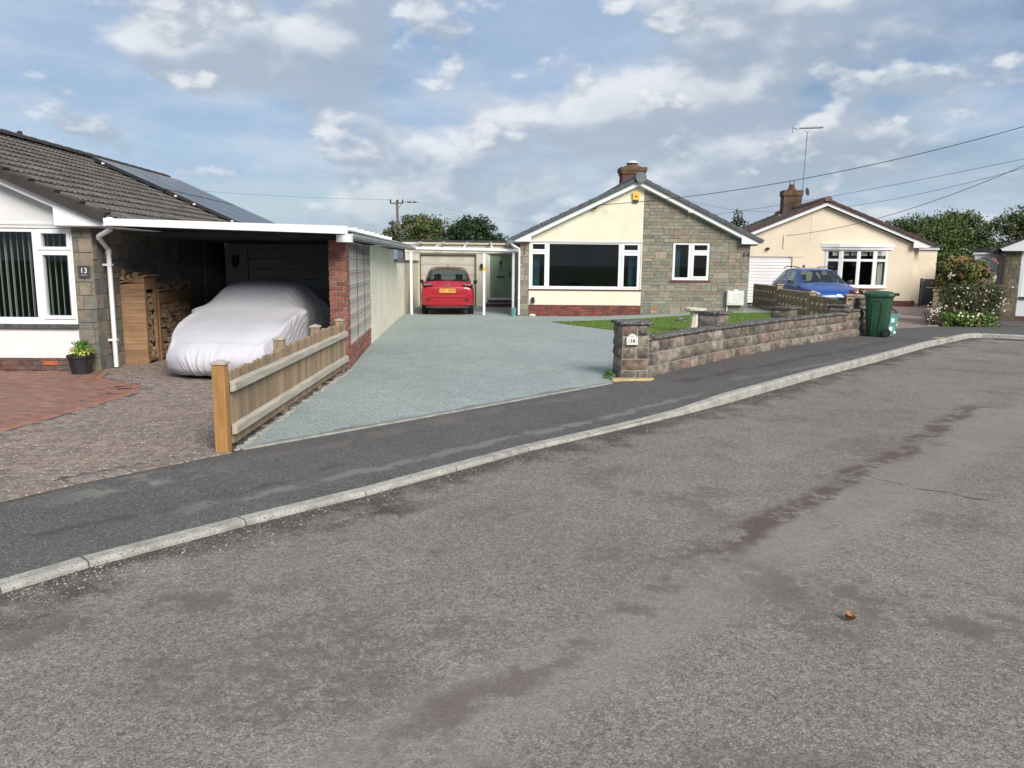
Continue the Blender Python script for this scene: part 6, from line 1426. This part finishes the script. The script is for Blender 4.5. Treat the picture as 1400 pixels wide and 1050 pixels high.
shrub('border_plant', 'low bright green leafy plants spilling over the pavement edge', 'plant', (13.05, 22.0, 0),
      lambda r_: [(r_.uniform(-.80, .85), r_.uniform(-.16, .2), r_.uniform(.05, .32), .15, .12, .11) for _ in range(60)], 50, .04,
      [(.12, .20, .04), (.17, .25, .06), (.08, .15, .035), (.22, .22, .09)], 6,
      lambda r_: [(r_.uniform(-.5, .5), -.26, r_.uniform(.3, .42), .035, (.85, .82, .74)) for _ in range(7)], stems=.25)
shrub('pink_valerian', 'straggly pink flower clump leaning on the low sandstone wall', 'plant', (12.15, 22.35, 0),
      lambda r_: [(r_.uniform(-.12, .35), r_.uniform(-.1, .1), r_.uniform(.06, .45), .10, .1, .1) for _ in range(12)], 24, .03, [(.16, .14, .07), (.24, .16, .12)], 7,
      lambda r_: [(r_.uniform(-.25, .4), -.14, r_.uniform(.1, .7), .028, r_.choice([(.66, .45, .46), (.75, .62, .58)])) for _ in range(34)], stems=.25)

# ================================================================== TREES
def crown_tree(name, label, loc, h, w, d, cols, seed, n=9000, size=.16, trunk=.12, base=.15, group=None, cat='tree', spiky=0, mesh_from=None):
    t = thing(name, label, cat, loc, 0, group); r_ = random.Random(seed)
    cl = []
    for _ in range(int(n/70)):
        a = r_.uniform(0, 6.28); zz_ = r_.random(); prof = math.sin(math.pi*(.12+.86*zz_)**.8)**.6
        rr1 = math.sqrt(r_.random())*prof; s_ = r_.uniform(.08, .17)
        cl.append((math.cos(a)*rr1*w*.5, math.sin(a)*rr1*d*.5, h*(base+(1-base)*zz_*(.93+.22*mnoise.noise(Vector((a*2, seed, zz_*2))))), w*s_, d*s_, h*s_*.55))
    mb = MB(); leaves(mb, cl, 60, size, cols, r_, up=.25, shell=.2)
    if spiky:
        for _ in range(spiky):
            a = r_.uniform(0, 6.28); q = math.sqrt(r_.random())*w*.42; x, y = math.cos(a)*q, math.sin(a)*q*d/w; z = h*(.86+.08*r_.random())*(1-.25*(q/(w*.5))**2)
            ln = r_.uniform(.3, .9)*h*.12; lean = r_.uniform(-.3, .3)
            for k in range(10): leaves(mb, [(x+lean*ln*k/10, y, z+ln*k/10, .06, .06, .08)], 5, size*.6, cols, r_)
    mb.build('crown', LEAF, t)
    mb = MB(); mb.tube([(0, 0, -.2), (w*.02, 0, h*.3), (-w*.02, 0, h*.6), (0, 0, h*.85)], trunk, 8, r1=trunk*.3)
    for k in range(9): a = r_.uniform(0, 6.28); z = h*r_.uniform(.25, .6); mb.tube([(0, 0, z), (math.cos(a)*w*.18, math.sin(a)*d*.18, z+h*.12), (math.cos(a)*w*.36, math.sin(a)*d*.36, z+h*.26)], trunk*.45, 5, r1=trunk*.1)
    mb.build('trunk', BARK, t); return t
crown_tree('willow_tree', 'loose olive green bushy tree behind the utility pole', (-7.2, 62, 0), 5.25, 7.0, 5, [(.075, .11, .03), (.10, .13, .04), (.06, .09, .028), (.14, .13, .06)], 3, 20000, .11, .14, .1, spiky=40)
crown_tree('oak_tree', 'dense dark green rounded oak right of the olive tree', (-3.3, 60, 0), 5.05, 6.2, 4.5, [(.025, .055, .02), (.035, .07, .024), (.018, .042, .016)], 4, 24000, .11, .2, .1)
crown_tree('small_shrub_tree', 'grey leaved small tree at the left of the distant tree group', (-9.3, 60, 0), 4.4, 2.6, 2.4, [(.10, .12, .07), (.13, .14, .09), (.08, .10, .05)], 5, 7000, .09, .1, .1, spiky=10)
HG = 'bushy trees in the row behind the far bungalow'
desc = [('leftmost of the bushy trees in the row, rising behind the brown bungalow roof', 19.7, 4.35), ('second bushy tree from the left, over the brown roof slope', 22.0, 4.75), ('third bushy tree from the left, above the brown roof corner', 24.2, 4.9), ('fourth bushy tree from the left, right of the bungalow eave', 26.4, 5.0), ('fifth bushy tree, above the hydrangea and white garage', 28.8, 5.25), ('sixth bushy tree, taller and over the white garage roof', 31.2, 5.35), ('seventh and rightmost bushy tree at the picture edge', 33.7, 5.6), ('small bushy tree top at the far right beyond the row', 36.5, 5.4)]
for i, (lb, x, h) in enumerate(desc):
    c_ = [[(.075, .12, .03), (.11, .155, .045), (.055, .09, .025)], [(.095, .135, .04), (.065, .10, .03), (.13, .145, .055)], [(.06, .09, .028), (.10, .105, .045), (.075, .115, .03)]][i % 3]
    crown_tree('bushy_tree', lb, (x, 49+1.2*math.sin(i*2.1), 0), h*.98, 6.2, 3.6, c_, 20+i, 18000, .09, .12, .02, HG, spiky=30)
crown_tree('bushy_tree', 'thin twiggy tree top between the two bungalow roofs', (14.2, 50, 0), 4.9, 2.2, 2, [(.08, .09, .05), (.06, .08, .035)], 41, 2000, .09, .1, .3, spiky=14)
crown_tree('bushy_tree', 'sparse tree top just left of the far chimney', (17.2, 50, 0), 4.9, 2.4, 2, [(.07, .09, .04), (.06, .08, .035)], 42, 2400, .09, .1, .3, spiky=12)
mb = MB(); r_ = random.Random(77)
leaves(mb, [(r_.uniform(-12.5, -11.4), 50+r_.uniform(-1, 1), 4.0+r_.uniform(-.5, .6), .3, .3, .25) for _ in range(14)], 50, .07, [(.05, .09, .03), (.16, .18, .10)], r_) if False else None

# ================================================================== POLE AND WIRES
up = thing('utility_pole', 'wooden utility pole with crossarm and insulators behind the garages', 'utility pole', (-11.15, 75, 0))
mb = MB(); mb.tube([(.2, 0, 0), (0, 0, 7.45)], .15, 10, r1=.11); mb.build('pole', POLEW, up)
mb = MB(); mb.cbox((.0, -.1, 7.2), (1.3, .12, .12), ry=-.03); mb.tube([(.0, -.1, 6.5), (.45, -.1, 7.15)], .03, 5); mb.build('crossarm', POLEW, up)
mb = MB()
for x in (-.6, 0.1, .55): mb.lathe([(.05, 0), (.09, .08), (.05, .16), (.09, .22), (.04, .3)], (x, -.1, 7.25), 8)
for x in (1.0, 1.5): mb.tube([(x, -.1, 7.32), (x+.35, -.1, 7.3)], .07, 6)
mb.tube([(.5, -.1, 7.35), (2.1, -.1, 7.25)], .02, 4); mb.build('insulator', BLACKP, up)
def wire(label, a, b, sag, r=.012, n=28):
    a, b = Vector(a), Vector(b); mb = MB(); mb.tube([a.lerp(b, k/n)-Vector((0, 0, sag*4*(k/n)*(1-k/n))) for k in range(n+1)], r, 5)
    return tag(mb.build('overhead_wire', WIRE), label, 'wire')
wire('faint thin wire running left from the distant utility pole', (-11.7, 74.9, 7.5), (-45, 70, 9.3), .5, .010)
wire('faint thin wire running right from the distant utility pole', (-9.0, 74.9, 7.3), (6.5, 70, 4.6), .3, .006)
PX = (18.6, 19.0, 6.35)
wire('thick dark wire rising right from the central bungalow gable', (2.66, 24.32, 3.46), (18.6, 19.0, 7.2), .72, .010)
wire('thin wire behind the grey roof rising right past the far chimney', (8.6, 60, 4.75), (18.65, 19.0, 5.70), .50, .008)
wire('thin wire passing behind the brown roof ridge, lowest of the rising pair', (13.5, 60, 6.5), (18.7, 19.0, 6.2), 1.8, .008)
wire('drooping dark wire from the peach gable up to the right edge', (11.62, 33.3, 2.93), (18.75, 19.0, 7.7), 1.0, .010)

# ================================================================== SMALL STREET THINGS
o = MB(); rq = random.Random(3)
for k in range(3):
    a = k*2.1; vs = []
    for i in range(5):
        for j in range(5):
            u, v = (i-2)/2, (j-2)/2; rad = .028*(1-.25*abs(v)); vs.append((u*rad*math.cos(a)-v*.02*math.sin(a), u*rad*math.sin(a)+v*.02*math.cos(a), .006+.022*(u*u*.9+v*v*.4)*(1 if k != 1 else .6)+.006*k))
    o.add(vs, [(i*5+j, i*5+j+1, (i+1)*5+j+1, (i+1)*5+j) for i in range(4) for j in range(4)])
o = o.build('fallen_leaf', DRYLEAF, loc=(1.70, 3.61, -.098), smooth=True); tag(o, 'curled dry brown leaf lying alone on the road', 'leaf')
gd = thing('drain_grate', 'dark iron drain grate in the road against the far kerb', 'drain', (12.35, 19.05, -.099), R(-28))
mb = MB(); holed(mb, -.33, .33, -.16, .16, -.001, .012, [(-.29+k*.075, -.25+k*.075, -.12, .12) for k in range(8)])
mb.v = [(x, z, y*-1+.006) for x, y, z in mb.v]; mb.build('grate', IRON, gd)
mb = MB(); mb.add([(10.05, 18.15, .0035), (10.55, 18.25, .0035), (10.5, 18.42, .0035), (9.98, 18.30, .0035)], [(0, 1, 2, 3)]); struct(mb.build('pavement_marking', MARKY))
mb = MB(); rq = random.Random(44); n0 = 0
while n0 < 900:       # loose grit gathered along the gutter
    i = rq.randrange(4, 11); t = rq.random(); a, b = kerb[i], kerb[i+1]; x, y = a[0]+(b[0]-a[0])*t, a[1]+(b[1]-a[1])*t
    d = Vector((b[0]-a[0], b[1]-a[1])).normalized(); off = abs(rq.gauss(0, .16))+.03; x += d.y*off; y -= d.x*off; s = rq.uniform(.002, .0055)
    k = rq.choice((.12, .2, .3, .45)); mb.cbox((x, y, -.1+s*.4), (s*2, s*1.5, s), rq.uniform(0, 3), (k, k*.95, k*.88)); n0 += 1
o = mb.build('gutter_grit', PETAL); tag(o, 'loose grit and small stones gathered in the gutter along the kerb', 'gravel'); o['kind'] = 'stuff'
